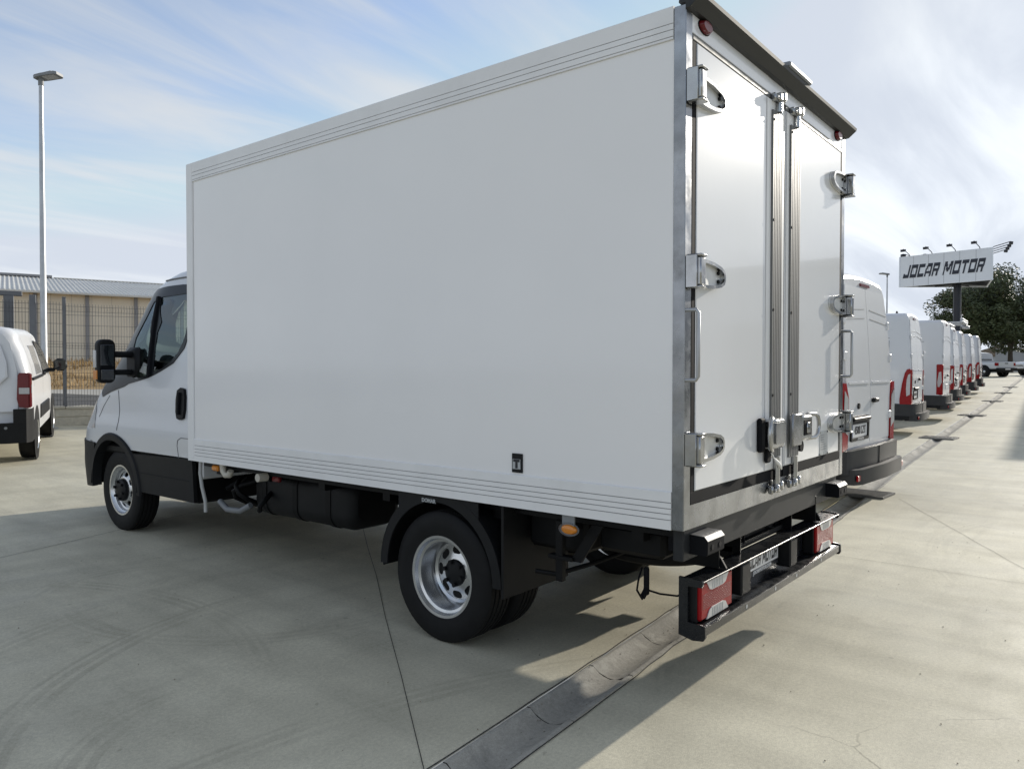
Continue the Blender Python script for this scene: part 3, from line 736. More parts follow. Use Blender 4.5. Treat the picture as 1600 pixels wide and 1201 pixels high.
def capitals(txt, h, wx, shear, place, th):
    """returns list of MB, one per letter. place(u,v,t) maps to space"""
    out = []; x = 0
    for ch in txt:
        if ch == ' ': x += .52; continue
        m = MB()
        for i, (a, b, c, d) in enumerate(GLY[ch]):
            e = i*.0004*th/.01
            q = [(a,b),(c,b),(c,d),(a,d)]
            q = [((x+u)*wx*h + shear*v*h, v*h) for u, v in q]
            vs = [place(u, v, 0) for u, v in q] + [place(u, v, th+e) for u, v in q]
            m.add(vs, [(0,1,2,3),(4,7,6,5),(0,4,5,1),(1,5,6,2),(2,6,7,3),(3,7,4,0)])
        out.append(m); x += WID[ch]+.17
    return out, (x-.17)*wx*h+shear*h
_, wtot = capitals('JOCAR MOTOR', .062, .60, .25, lambda u,v,t: (u,0,v), .001)
sc_ = .445/wtot
for m in capitals('JOCAR MOTOR', .062, .60*sc_*.99, .25, lambda u,v,t: (.806+u, .0552-t, .444+v), .0006)[0]: P('plate_letter', m, 'ink', parent=np_)
text_on('plate_text', 'JOCARMOTOR.COM', .026, 'plate', np_, Matrix.Translation((1.03,.0565,.4165)) @ REAR, spacing=1.05, bold=.0006)
for x in (.40, 1.78):
    P('bar_bracket', MB().box(x,x+.012,.02,.30,.548,.70,.002).prism([(.25,.70),(.02,.60),(-.01,.552),(.25,.552)], 'x', x+.014, x+.026), 'chassis')
P('towing_frame', MB().box(.75,1.46,.12,.20,.53,.69,.004).box(.72,1.50,.092,.30,.555,.58), 'chassis')
P('cable', MB().tube([(.80,.15,.70),(.84,.08,.62),(.88,.10,.555),(.95,.14,.60),(1.05,.16,.66)], .006, 6), 'seal', 50)
P('cable', MB().tube([(1.15,.15,.68),(1.22,.10,.60),(1.34,.10,.57),(1.45,.15,.62)], .005, 6), 'seal', 50)
# hanging cable knot near the left end of the bar
P('cable', MB().tube([(.20,.30,.55),(.13,.28,.51),(.10,.27,.475),(.13,.26,.43),(.16,.27,.445),(.20,.28,.50)], .005, 6), 'seal', 50)
P('cable', MB().tube([(.18,.27,.46),(.22,.22,.44),(.27,.16,.43),(.30,.12,.45)], .005, 6), 'seal', 50)
P('cable_connector', MB().box(.172,.192,.255,.28,.435,.56,.006).prism([(.14,.445),(.19,.48),(.19,.455),(.15,.425)], 'y', .258, .275), 'seal')
# spare wheel slung under the tail
def tyre_prof(r, wd, rim):
    h = wd/2; p = [(-h*.72,rim),(-h*.92,rim+.012),(-h,rim+.05),(-h*1.02,rim+.085),(-h*.97,r-.035),(-h*.90,r-.014),(-h*.80,r-.004)]
    for c in (-.52,-.18,.18,.52):
        p += [(h*c-.006,r),(h*c-.004,r-.008),(h*c+.004,r-.008),(h*c+.006,r)]
    p += [(h*.80,r-.004),(h*.90,r-.014),(h*.97,r-.035),(h*1.02,rim+.085),(h,rim+.05),(h*.92,rim+.012),(h*.72,rim)]
    return p
sw = P('spare_wheel', MB().lathe(tyre_prof(.34,.19,.215), (.95,.60,.53), 'z', 48), 'tyre', 40)
P('spare_rim', MB().lathe([(-.07,.212),(-.05,.20),(0,.19),(.03,.10),(.03,.0)], (.95,.60,.53), 'z', 40), 'chassis', 40, parent=sw)
# --- wheels
def holed_disc(r0, r1, holes_r, hw_, hh, y0, z0, n=8, rot=0.):
    outer = [(r1*math.cos(2*PI*k/64), r1*math.sin(2*PI*k/64)) for k in range(64)]
    hs = [[(r0*math.cos(2*PI*k/32), r0*math.sin(2*PI*k/32)) for k in range(32)]]
    for i in range(n):
        a = 2*PI*i/n+rot
        ob = rrect(-hw_, hw_, -hh, hh, min(hw_,hh)*.95, 5)
        hs.append([((holes_r+u)*math.cos(a)-v*math.sin(a), (holes_r+u)*math.sin(a)+v*math.cos(a)) for u, v in ob])
    return cdt(outer, hs, .012, True)
def disc_mb(tv, tf, fx, th):
    """front and back skins plus nothing else; fx(radius) gives axial place"""
    m = MB(); v1 = [(fx(math.hypot(*p)), p[0], p[1]) for p in tv]; v2 = [(x+th, y, z) for x, y, z in v1]
    n = len(tv); ed = {}
    for f in tf:
        for i in range(3):
            e = (f[i], f[(i+1)%3]); ed[e] = ed.get(e, 0)+1
    side = [(a, b, b+n, a+n) for (a, b) in ed if (b, a) not in ed]
    return m.add(v1+v2, list(tf)+[tuple(i+n for i in f[::-1]) for f in tf]+side)
def road_wheel(name, c, wd, side, style, rim_r=.208, r=.35):
    """side -1: outer face towards -x"""
    Mx = Matrix.Translation(c) @ Matrix.Diagonal((1 if side < 0 else -1, 1, 1, 1))
    wlab = {}
    t_ = MB().lathe(tyre_prof(r, wd, rim_r), (0,0,0), 'x', 72, True)
    # side wall rings
    wt = t_.xf(Mx).build(name, 'tyre', TR, 35)
    h = wd/2
    if style == 'deep':
        rim = [(-h*.74,rim_r+.006),(-h*.86,rim_r+.012),(-h*.90,rim_r+.010),(-h*.88,rim_r-.004),(-h*.66,rim_r-.012),(-h*.60,rim_r-.026),(-h*.10,rim_r-.030),(h*.05,rim_r-.040),(h*.34,rim_r-.046),(h*.44,rim_r-.060)]
        tv, tf = holed_disc(.066, rim_r-.058, .122, .021, .033, 0, 0)
        fx = lambda q: h*.46 - .020*max(0, min(1, (.145-q)/.075))
        hub = [(h*.50,.075),(h*.20,.072),(h*.12,.066),(h*.06,.050),(h*.02,.030),(h*.0,.001)]
        studs = (.062, h*.06)
    else:
        rim = [(-h*.74,rim_r+.006),(-h*.86,rim_r+.012),(-h*.90,rim_r+.010),(-h*.88,rim_r-.004),(-h*.70,rim_r-.012),(-h*.62,rim_r-.026),(-h*.40,rim_r-.034),(-h*.36,rim_r-.046)]
        tv, tf = holed_disc(.092, rim_r-.044, .134, .017, .030, 0, 0, rot=.2)
        fx = lambda q: -h*.36 - .030*max(0, min(1, (.160-q)/.05))
        hub = [(-h*.60,.098),(-h*.92,.094),(-h*1.00,.084),(-h*1.04,.060),(-h*1.06,.055),(-h*1.06,.001)]
        studs = (.074, -h*1.07)
    rm = MB().lathe(rim, (0,0,0), 'x', 64).xf(Mx).build('rim', 'wheel', wt, 40)
    disc_mb(tv, tf, fx, .010).xf(Mx).build('wheel_disc', 'wheel', wt, 40)
    hb = MB().lathe(hub, (0,0,0), 'x', 32)
    for k in range(6):
        a = 2*PI*k/6+.3; y, z = studs[0]*math.cos(a), studs[0]*math.sin(a)
        hb.cyl((studs[1]-.014,y,z),(studs[1]+.05,y,z),.012,8)
    hb.xf(Mx).build('hub_cap', 'blackp', wt, 40)
    MB().lathe([(h*.5,rim_r-.03),(h*.52,.0)], (0,0,0), 'x', 32).xf(Mx).build('brake_drum', 'tyrewell', wt)
    # tread blocks: fine cross cuts along the outer ribs
    return wt
YW, YF = 1.418, 5.375
road_wheel('rear_wheel', (.133,YW,.348), .195, -1, 'deep')
road_wheel('inner_wheel', (.385,YW,.348), .195, 1, 'deep')
road_wheel('rear_wheel', (W-.133,YW,.348), .195, 1, 'deep')
road_wheel('inner_wheel', (W-.385,YW,.348), .195, -1, 'deep')
road_wheel('front_wheel', (.245,YF,.402), .195, -1, 'dish', .208, .352)
road_wheel('front_wheel', (W-.245,YF,.402), .195, 1, 'dish', .208, .352)
P('rear_axle', MB().cyl((.5,YW,.348),(1.75,YW,.348),.055,14).lathe([(-.16,.05),(-.12,.13),(.12,.13),(.16,.05)],(1.12,YW,.35),'x',20), 'chassis', 40)
for x in (.62, 1.62): P('leaf_spring', MB().tube([(x,.55,.60),(x,.95,.47),(x,YW,.44),(x,1.9,.47),(x,2.25,.60)], .035, 8), 'chassis', 40)
# mudguards over the twin wheels
def mudguard(x0, x1):
    def arc(rad, a0, a1, n): return [(YW+rad*math.cos(R(a0+(a1-a0)*k/n)), .365+rad*math.sin(R(a0+(a1-a0)*k/n))) for k in range(n+1)]
    o = arc(.440, 0, 180, 26); i = arc(.432, 0, 180, 26)
    lip = arc(.385, 0, 180, 26)
    m = MB(); n = len(o)
    # crown of the guard
    m.add([(x0,y,z) for y,z in o]+[(x1,y,z) for y,z in o], [(k,k+1,n+k+1,n+k) for k in range(n-1)])
    m.add([(x0+.01,y,z) for y,z in i]+[(x1-.01,y,z) for y,z in i], [(k,n+k,n+k+1,k+1) for k in range(n-1)])
    xo = x0 if x0 < 1 else x1; xi = x0+.012 if x0 < 1 else x1-.012
    m.add([(xo,y,z) for y,z in o]+[(xo,y,z) for y,z in lip], [(k,k+1,n+k+1,n+k) for k in range(n-1)])
    m.add([(xi,y,z) for y,z in o]+[(xi,y,z) for y,z in lip], [(k,n+k,n+k+1,k+1) for k in range(n-1)])
    m.add([(xo,y,z) for y,z in lip]+[(xi,y,z) for y,z in lip], [(k,k+1,n+k+1,n+k) for k in range(n-1)])
    g = P('mudguard', m, 'blackp', 30)
    # flat upper skirt up to the box floor
    top = [p for p in o if p[1] > .69]; k = len(top); mk = MB()
    for q in (xo+(.001 if x0 < 1 else -.001), xo+(.008 if x0 < 1 else -.008)):
        mk.grid([[(q,y,z) for y,z in top], [(q,y,.783) for y,z in top]])
    P('mudguard_skirt', mk, 'blackp', parent=g)
    P('mud_flap', MB().box(x0+.004,x1+.02,YW-.452,YW-.436,.318,.78,.003), 'blackp', parent=g)
    P('mud_flap', MB().box(x0+.02,x1-.02,YW+.434,YW+.446,.345,.40,.003), 'blackp', parent=g)
    return g
gl = mudguard(.012, .56); mudguard(W-.56, W-.012)
me = text_mesh('DOMAR', .028, bold=.001); me.transform(Matrix.Translation((.010,1.475,.752)) @ Matrix.Rotation(R(-90),4,'Z') @ REAR); me.materials.clear(); me.materials.append(MT['sticker'])
link('guard_lettering', me, gl)
# side marker lamp behind the wheel
ml = P('side_marker', MB().lathe([(0,.0005),(0,.014),(.004,.024),(.016,.030)],(0,0,0),'x',20).xf(Matrix.Translation((.0,.575,.718)) @ Matrix.Diagonal((1,1.5,.8,1))), 'amber', 40)
P('marker_base', MB().lathe([(.006,.037),(.018,.037),(.018,.001)],(0,0,0),'x',20).xf(Matrix.Translation((.0,.575,.718)) @ Matrix.Diagonal((1,1.45,.84,1))), 'greytrim', 40, parent=ml)
P('marker_bracket', MB().box(.012,.02,.545,.612,.735,.784), 'greytrim', parent=ml)
# frame, stay and stabiliser bar behind the wheels
P('stay', MB().box(.08,.115,.66,.70,.445,.735,.004).box(.075,.12,.60,.74,.55,.57,.003).prism([(.50,.735),(.44,.735),(.56,.55),(.62,.55)],'x',.09,.105), 'chassis')
P('stabiliser_bar', MB().tube([(.03,.78,.49),(.09,.70,.475),(.30,.62,.50),(.75,.50,.56),(.95,.45,.60)], .012, 8), 'chassis', 40)
P('shade_block', MB().box(1.72,2.15,.60,.93,.40,.72,.03).box(1.80,1.86,.66,.86,.32,.40).box(2.02,2.07,.60,.74,.34,.40), 'chassis')  # unseen block added so its shadow trims the sunlit patch under the tail
P('air_tank', MB().box(.18,.62,.18,.52,.60,.73,.02), 'chassis')
P('side_box', MB().box(.20,.66,.60,.95,.56,.735,.02), 'chassis')
# fuel tank between the axles
ft = P('fuel_tank', MB().rbox(.26,.70,2.42,3.52,.405,.735,.10,.06,.06,7), 'blackp', 40)
for y in (2.62, 2.98, 3.34): P('tank_strap', MB().prism(rrect(.254,.706,.399,.741,.105,7), 'y', y, y+.05), 'chassis', 40, parent=ft)
P('shade_box', MB().box(1.72,2.16,2.55,4.30,.425,.735,.03), 'blackp')  # unseen box added for the shadow it throws on the ground below
P('exhaust', MB().cyl((1.52,2.2,.48),(1.52,3.4,.48),.09,16), 'galv', 40)
# fittings just behind the cab
P('drain_hose', MB().tube([(.02,3.80,.80),(.015,3.80,.70),(.02,3.785,.60),(.03,3.76,.50),(.03,3.755,.42)], .013, 8), 'hose', 50)
P('side_marker', MB().box(.03,.07,3.60,3.68,.725,.765,.01), 'amber')
P('pipe_elbow', MB().tube([(.05,3.56,.785),(.05,3.55,.73),(.05,3.52,.705),(.05,3.47,.71),(.05,3.455,.74)], .022, 10), 'pipe', 50)
P('pipe_cap', MB().cyl((.03,3.10,.725),(.10,3.10,.725),.028,12), 'pipe', 40)
P('side_marker', MB().box(.09,.12,2.95,3.03,.70,.735,.008), 'dred')
P('coiled_pipe', MB().tube([(.25+.1*math.sin(a*1.7),3.75-.02*k+.10*math.cos(a),.55+.10*math.sin(a)) for k, a in enumerate([i*.5 for i in range(22)])], .018, 8), 'chassis', 50)
P('air_pipe', MB().tube([(.18,3.82,.47),(.17,3.70,.425),(.18,3.55,.43),(.20,3.45,.48)], .022, 8), 'greytrim', 50)
# ------------------------------------------------------------------ cab of the truck
XC = 1.12; CN = 3.2; CK = .85; Y0 = 4.06
_zh = [.35,.8,1.1,1.3,1.5,1.75,2.0,2.15,2.25,2.32]; _hv = [1.0,1.02,1.02,1.01,.97,.91,.84,.79,.74,.62]
_zf = [.3,.4,.6,.8,.9,1.0,1.1,1.2,1.3,1.4,1.5,1.7,1.9,2.0,2.1,2.2,2.26,2.32]; _fv = [6.40,6.425,6.45,6.425,6.375,6.30,6.235,6.165,6.065,5.93,5.84,5.71,5.60,5.555,5.50,5.40,5.25,5.0]
hwz = lambda z: float(np.interp(z, _zh, _hv)); yfz = lambda z: float(np.interp(z, _zf, _fv))
TS = 1.25
def cab_pt(s, z, off=0.):
    """s: 0..TS straight flank, TS..2TS the rounded front quarter (left half)"""
    def raw(s, z):
        yf = yfz(z); ys = yf-CK; h = hwz(z)
        bulge = .018*math.exp(-((z-.93)/.10)**2)
        if s <= TS: return Vector((XC-h-bulge, Y0+(ys-Y0)*s/TS, z))
        a = min(1., (s-TS)/TS)*PI/2
        return Vector((XC-(h+bulge)*max(0, math.cos(a))**(2/CN), ys+CK*max(0, math.sin(a))**(2/CN), z))
    p = raw(s, z)
    if off:
        e = .01
        d1 = raw(min(2*TS, s+e), z)-raw(max(0, s-e), z); d2 = raw(s, z+e)-raw(s, z-e)
        n = d2.cross(d1)
        if n.length > 1e-9: p = p + n.normalized()*off
    return p
def cab_s(y, z):
    yf = yfz(z); ys = yf-CK
    if y <= ys: return TS*max(0, (y-Y0))/(ys-Y0)
    q = min(1., (y-ys)/CK)**(CN/2)
    return TS + TS*math.asin(q)/(PI/2)
def yz(poly): return [(cab_s(y, z), z) for y, z in poly]
def cab_panel(outer, holes, off, mt, name, parent, step=.05, thick=0., mirror=True, smooth=40):
    tv, tf = cdt(outer, holes, step)
    res = []
    m = MB(); both = name == 'cab_shell'
    for side in ((0, 1) if mirror else (0,)):
        if not both: m = MB()
        vs = [cab_pt(s, z, off) for s, z in tv]
        if side: vs = [(2*XC-p[0], p[1], p[2]) for p in vs]
        m.add([tuple(p) for p in vs], tf if not side else [f[::-1] for f in tf])
        if thick:
            v2 = [cab_pt(s, z, off-thick) for s, z in tv]
            if side: v2 = [(2*XC-p[0], p[1], p[2]) for p in v2]
            n = len(tv); ed = {}
            for f in tf:
                for i in range(3): ed[(f[i], f[(i+1)%3])] = 1
            sd = [(a, b, b+n, a+n) for (a, b) in ed if (b, a) not in ed]
            o = len(m.v)-n; m.v += [tuple(p) for p in v2]
            m.f += [tuple(i+o for i in q) for q in sd]
        if not both: res.append(m.build(name, mt, parent, smooth))
    return m.build(name, mt, parent, smooth) if both else res[0]
# outlines in (y, z) of the left flank, read along the door
glass_door = [(4.34,1.90),(4.335,1.74),(4.345,1.66),(4.39,1.58),(4.47,1.51),(4.58,1.455),(4.725,1.425),(4.80,1.75),(4.90,2.05),(4.36,2.06)]
glass_quarter = [(4.825,1.40),(5.0,1.365),(5.08,1.385),(5.165,1.60),(5.185,1.71),(5.03,2.02),(4.985,2.02),(4.885,1.63)]
trim_out = [(4.27,2.0),(4.285,1.72),(4.31,1.61),(4.43,1.495),(4.61,1.43),(4.79,1.378),(5.12,1.325),(5.32,1.275),(5.60,1.205),(5.66,1.25)]
wsc = [(cab_s(5.56,1.40),1.40),(2*TS,1.38),(2*TS,2.10),(cab_s(5.27,2.08),2.09),(cab_s(5.36,1.78),1.78)]
arch = [(YF+.455*math.cos(R(a)), .43+.455*math.sin(R(a))) for a in range(180,-1,-9)]
archw = [(YF+.40*math.cos(R(a)), .43+.40*math.sin(R(a))) for a in range(180,-1,-9)]
ZB_ = .77
def sill_line(y): return .775
body_out = [(0.0,.775)] + [(cab_s(YF-.455*math.cos(R(a)), .43+.455*math.sin(R(a))), .43+.455*math.sin(R(a))) for a in range(49,121,6)]
body_out += [(cab_s(5.74,.78),.78),(2*TS,.84),(2*TS,2.32),(0,2.32)]
cab = cab_panel(body_out, [yz(glass_door), yz(glass_quarter), wsc], 0, 'paint', 'cab_shell', TR, .05)
# roof cap
m = MB(); n = 22
ring = [cab_pt(2*TS*k/n, 2.32) for k in range(n+1)]
full = [tuple(p) for p in ring] + [(2*XC-p[0], p[1], p[2]) for p in ring[::-1][1:]]
ctr = (XC, 4.5, 2.40); mid = [tuple(Vector(p).lerp(Vector(ctr), .35)+Vector((0,0,.02))) for p in full]
m.grid([full, mid]); o_ = len(m.v); m.add(mid+[ctr], [(i,i+1,len(mid)) for i in range(len(mid)-1)])
P('cab_roof', m, 'paint', 50, parent=cab)
P('roof_unit', MB().box(.42,1.82,3.98,4.36,2.30,2.445,.05), 'greytrim', 40)
P('roof_gutter', MB().tube([tuple(cab_pt(cab_s(y,2.20),2.20,.004)) for y in (4.08,4.3,4.5,4.7,4.85,5.0)], .006, 6), 'groove', parent=cab)
P('rear_wall', MB().box(.13,2.11,3.99,4.03,.62,2.30,.02), 'paint', parent=cab)
# black window band and glazing
trim_sz = yz(trim_out)+[(wsc[0][0]-.012,1.41),(wsc[4][0]-.012,1.78),(wsc[3][0]-.012,2.09),(cab_s(5.18,2.13),2.13),(cab_s(4.83,2.14),2.14),(cab_s(4.56,2.135),2.135),(cab_s(4.27,2.13),2.13)]
cab_panel(trim_sz, [yz(glass_door), yz(glass_quarter)], .006, 'gblack', 'window_band', cab, .05, .01)
def glz(poly, off): return cab_panel(yz(poly), [], off, 'glass', 'side_window', cab, .08)
glz(glass_door, .001); glz(glass_quarter, .001)
cab_panel(wsc, [], .001, 'glass', 'windscreen', cab, .10)
P('window_divider', MB().tube([tuple(cab_pt(cab_s(y,z),z,.008)) for y, z in ((4.775,1.385),(4.83,1.62),(4.885,1.84),(4.945,2.05))], .022, 6), 'seal', 40, parent=cab)
# lower black cladding, step and bumper
clad = [(0.,.44),(cab_s(5.02,.44),.44)] + [(cab_s(YF-.455*math.cos(R(a)), .43+.455*math.sin(R(a))), .43+.455*math.sin(R(a))) for a in range(2,50,6)] + [(0.,.772)]
cl_ = cab_panel(clad, [], .008, 'blackp', 'lower_cladding', TR, .06, .03)
bump = [(cab_s(5.74,.40)+.05,.40),(2*TS,.32),(2*TS,.835),(cab_s(5.72,.80),.80),(cab_s(5.79,.60),.60)]
cab_panel(bump, [], .012, 'blackp', 'front_bumper', TR, .06, .04)
# wheel arch trims
for sgn in (0, 1):
    m = MB(); n = 31; rows = [[], [], [], []]
    for k in range(n):
        a = R(-3+186*k/(n-1)); ca, sa = math.cos(a), math.sin(a)
        for j, (rad, off) in enumerate(((.475,.004),(.465,.020),(.415,.024),(.40,-.05))):
            y, z = YF-rad*ca, .43+rad*sa; y = min(y, yfz(z)-.03)
            p = cab_pt(cab_s(y, z), z, off); rows[j].append((p.x if not sgn else 2*XC-p.x, p.y, p.z))
    m.grid(rows); P('wheel_arch', m, 'blackp', 40)
    xa, xb = (.09,.55) if not sgn else (W-.55, W-.09)
    P('wheel_well', MB().grid([[(x, YF-.43*math.cos(R(a)), .43+.43*math.sin(R(a))) for a in range(0,181,12)] for x in (xa, xb)]).box(min(xb,xa)+.44*(1-sgn) if not sgn else xa, (xb if not sgn else xa+.02), YF-.42, YF+.42, .3, .86), 'tyrewell')
P('cab_floor', MB().box(.14,2.10,4.05,5.85,.72,.80,.02).box(.16,2.08,4.1,4.92,.42,.71,.02), 'chassis')
# shut lines, fuel flap, handle, sill line
def line(pts, name, r=.0035, mt='groove', off=.0005):
    q = []
    for (a, b) in zip(pts[:-1], pts[1:]):
        for k in range(6): q.append((a[0]+(b[0]-a[0])*k/6, a[1]+(b[1]-a[1])*k/6))
    q.append(pts[-1])
    for sgn in (0, 1):
        v = [cab_pt(cab_s(y, z), z, off) for y, z in q]
        P(name, MB().tube([(p.x if not sgn else 2*XC-p.x, p.y, p.z) for p in v], r, 6), mt, parent=cab)
line([(5.29,1.27),(5.25,1.10),(5.255,1.0),(5.275,.93)], 'door_shut_line')
line([(5.45,1.22),(5.56,1.13),(5.64,1.03)], 'bonnet_shut_line', .003)
line([(4.27,.60),(4.27,.86),(4.25,.905),(4.20,.925),(4.09,.925)], 'fuel_flap_line', .003)
line([(5.02,.60),(4.12,.60)], 'cladding_line', .003, 'tyrewell', .009)
hd = [(4.21,1.06),(4.165,1.075),(4.15,1.14),(4.152,1.24),(4.17,1.295),(4.215,1.305),(4.265,1.285),(4.28,1.21),(4.275,1.12),(4.255,1.07)]
cab_panel(yz(hd), [], .022, 'blackp', 'door_handle', cab, .05, .03)
line([(4.215,1.10),(4.213,1.27)], 'handle_grip', .014, 'seal', .028)
# headlamp corner and dark bonnet filler seen past the mirror
cab_panel(yz([(5.70,.93),(5.86,.93),(5.95,1.10),(5.84,1.20),(5.74,1.10)]), [], .004, 'lens', 'headlight', TR, .06)
# interior
for x in (.62, 1.62):
    P('seat', MB().box(x-.24,x+.24,4.20,4.70,1.02,1.14,.05).box(x-.24,x+.24,4.10,4.24,1.10,1.72,.05).box(x-.13,x+.13,4.12,4.22,1.74,1.94,.04), 'seat', 40)
P('dashboard', MB().box(.22,2.02,5.12,5.75,1.0,1.33,.08).box(.35,.95,5.02,5.20,1.28,1.37,.04), 'dark', 40)
P('steering_wheel', MB().lathe([(.0+.016*math.cos(R(a)), .20+.016*math.sin(R(a))) for a in range(0,360,45)], (0,0,0), 'y', 28, True).box(-.18,.18,-.01,.01,-.02,.02).xf(Matrix.Translation((.60,4.94,1.36)) @ Matrix.Rotation(R(-35),4,'X')), 'dark', 40)
P('grab_bar', MB().tube([(1.95,5.05,1.38),(1.93,4.98,1.55),(1.95,4.9,1.62)], .018, 8), 'redc', 40)
# big two-arm door mirrors
for sgn in (0, 1):
    fx = (lambda x: x) if not sgn else (lambda x: 2*XC-x)
    def bx(m, x0, x1, *r):
        a, b = sorted((fx(x0), fx(x1))); return m.box(a, b, *r)
    xa_, xb_ = sorted((fx(-.168), fx(-.030)))
    mo = P('door_mirror', MB().rbox(xa_,xb_, 5.02,5.135, 1.335,1.690, .05, .012, .05, 6), 'blackp', 50)
    P('mirror_glass', bx(MB(), -.152,-.046, 5.012,5.0195, 1.475,1.645, .003), 'dglass', parent=mo)
    P('wide_mirror_glass', bx(MB(), -.150,-.048, 5.008,5.0195, 1.362,1.445, .005), 'dglass', parent=mo)
    P('mirror_bezel', bx(MB(), -.156,-.042, 5.0145,5.021, 1.45,1.47, .003), 'seal', parent=mo)
    P('mirror_reflector', bx(MB(), -.176,-.1655, 5.05,5.10, 1.46,1.60, .003), 'lens', parent=mo)
    P('mirror_indicator', bx(MB(), -.176,-.1655, 5.035,5.10, 1.365,1.44, .003), 'amber', parent=mo)
    P('mirror_arm', bx(bx(MB(), -.05,.22, 5.05,5.13, 1.545,1.595, .015), -.05,.20, 5.05,5.13, 1.40,1.445, .015), 'blackp', 40, parent=mo)
    P('mirror_foot', bx(MB(), .115,.19, 4.98,5.18, 1.36,1.63, .03), 'blackp', 40, parent=mo)
# ------------------------------------------------------------------ vans
def loft(stations, close=True):
    """stations: list of (y, half profile [(x,z)...] bottom to top centre); mirrored to a closed shell"""
    m = MB(); rows = []
    for y, pr in stations:
        row = [(-x, y, z) for x, z in pr] + [(x, y, z) for x, z in pr[::-1] if x > 1e-6]
        rows.append(row)
    n = len(rows[0])
    m.grid([r+[r[0]] for r in rows])
    if close:
        for r in (rows[0], rows[-1]):
            o = len(m.v); m.add(r, [tuple(range(n))])
    return m
def half(hb, hs, hr, zb, zbelt, zr, rc, bow=.02, crown=.03):
    """van half section: floor, flank, tumblehome, rounded eave, crowned roof"""
    p = [(hb, zb), (hs-.012, zb+.05), (hs, zb+.16), (hs+.004, zbelt*.55+zb*.45), (hs, zbelt)]
    for t in (.35,.7): p.append((hs+(hr-hs)*t**1.4, zbelt+(zr-rc-zbelt)*t))
    for k in range(6):
        a = R(90*k/5); p.append((hr-rc+rc*math.cos(a), zr-crown-rc+rc*math.sin(a)))
    p += [((hr-rc)*.6, zr-crown*.3), ((hr-rc)*.3, zr-.003), (0, zr)]
    return p
def scaled(pr, dx, dz, zb):
    out = []; zt = max(z for x, z in pr)
    for x, z in pr:
        out.append((max(0, x-dx) if x > 1e-6 else 0, z-dz*max(0, (z-zb)/(zt-zb))))
    return out
def plank(poly, y0, y1): return MB().prism(poly, 'y', y0, y1)
def van_wheel(t, x, y, r=.34, wd=.20, rr=.20, sd=1):
    prof = [(-wd/2,rr),(-wd/2,r-.06),(-wd/2+.02,r-.01),(-wd/4,r),(wd/4,r),(wd/2-.02,r-.01),(wd/2,r-.06),(wd/2,rr)]
    o = MB().lathe(prof, (x,y,r), 'x', 36).build('wheel', 'tyre', t, 35)
    MB().lathe([(sd*wd*.5,rr),(sd*wd*.44,rr-.015),(sd*wd*.30,rr-.03),(sd*wd*.32,.12),(sd*wd*.46,.06),(sd*wd*.46,.001)], (x,y,r), 'x', 28).build('rim', 'wheel', o, 40)
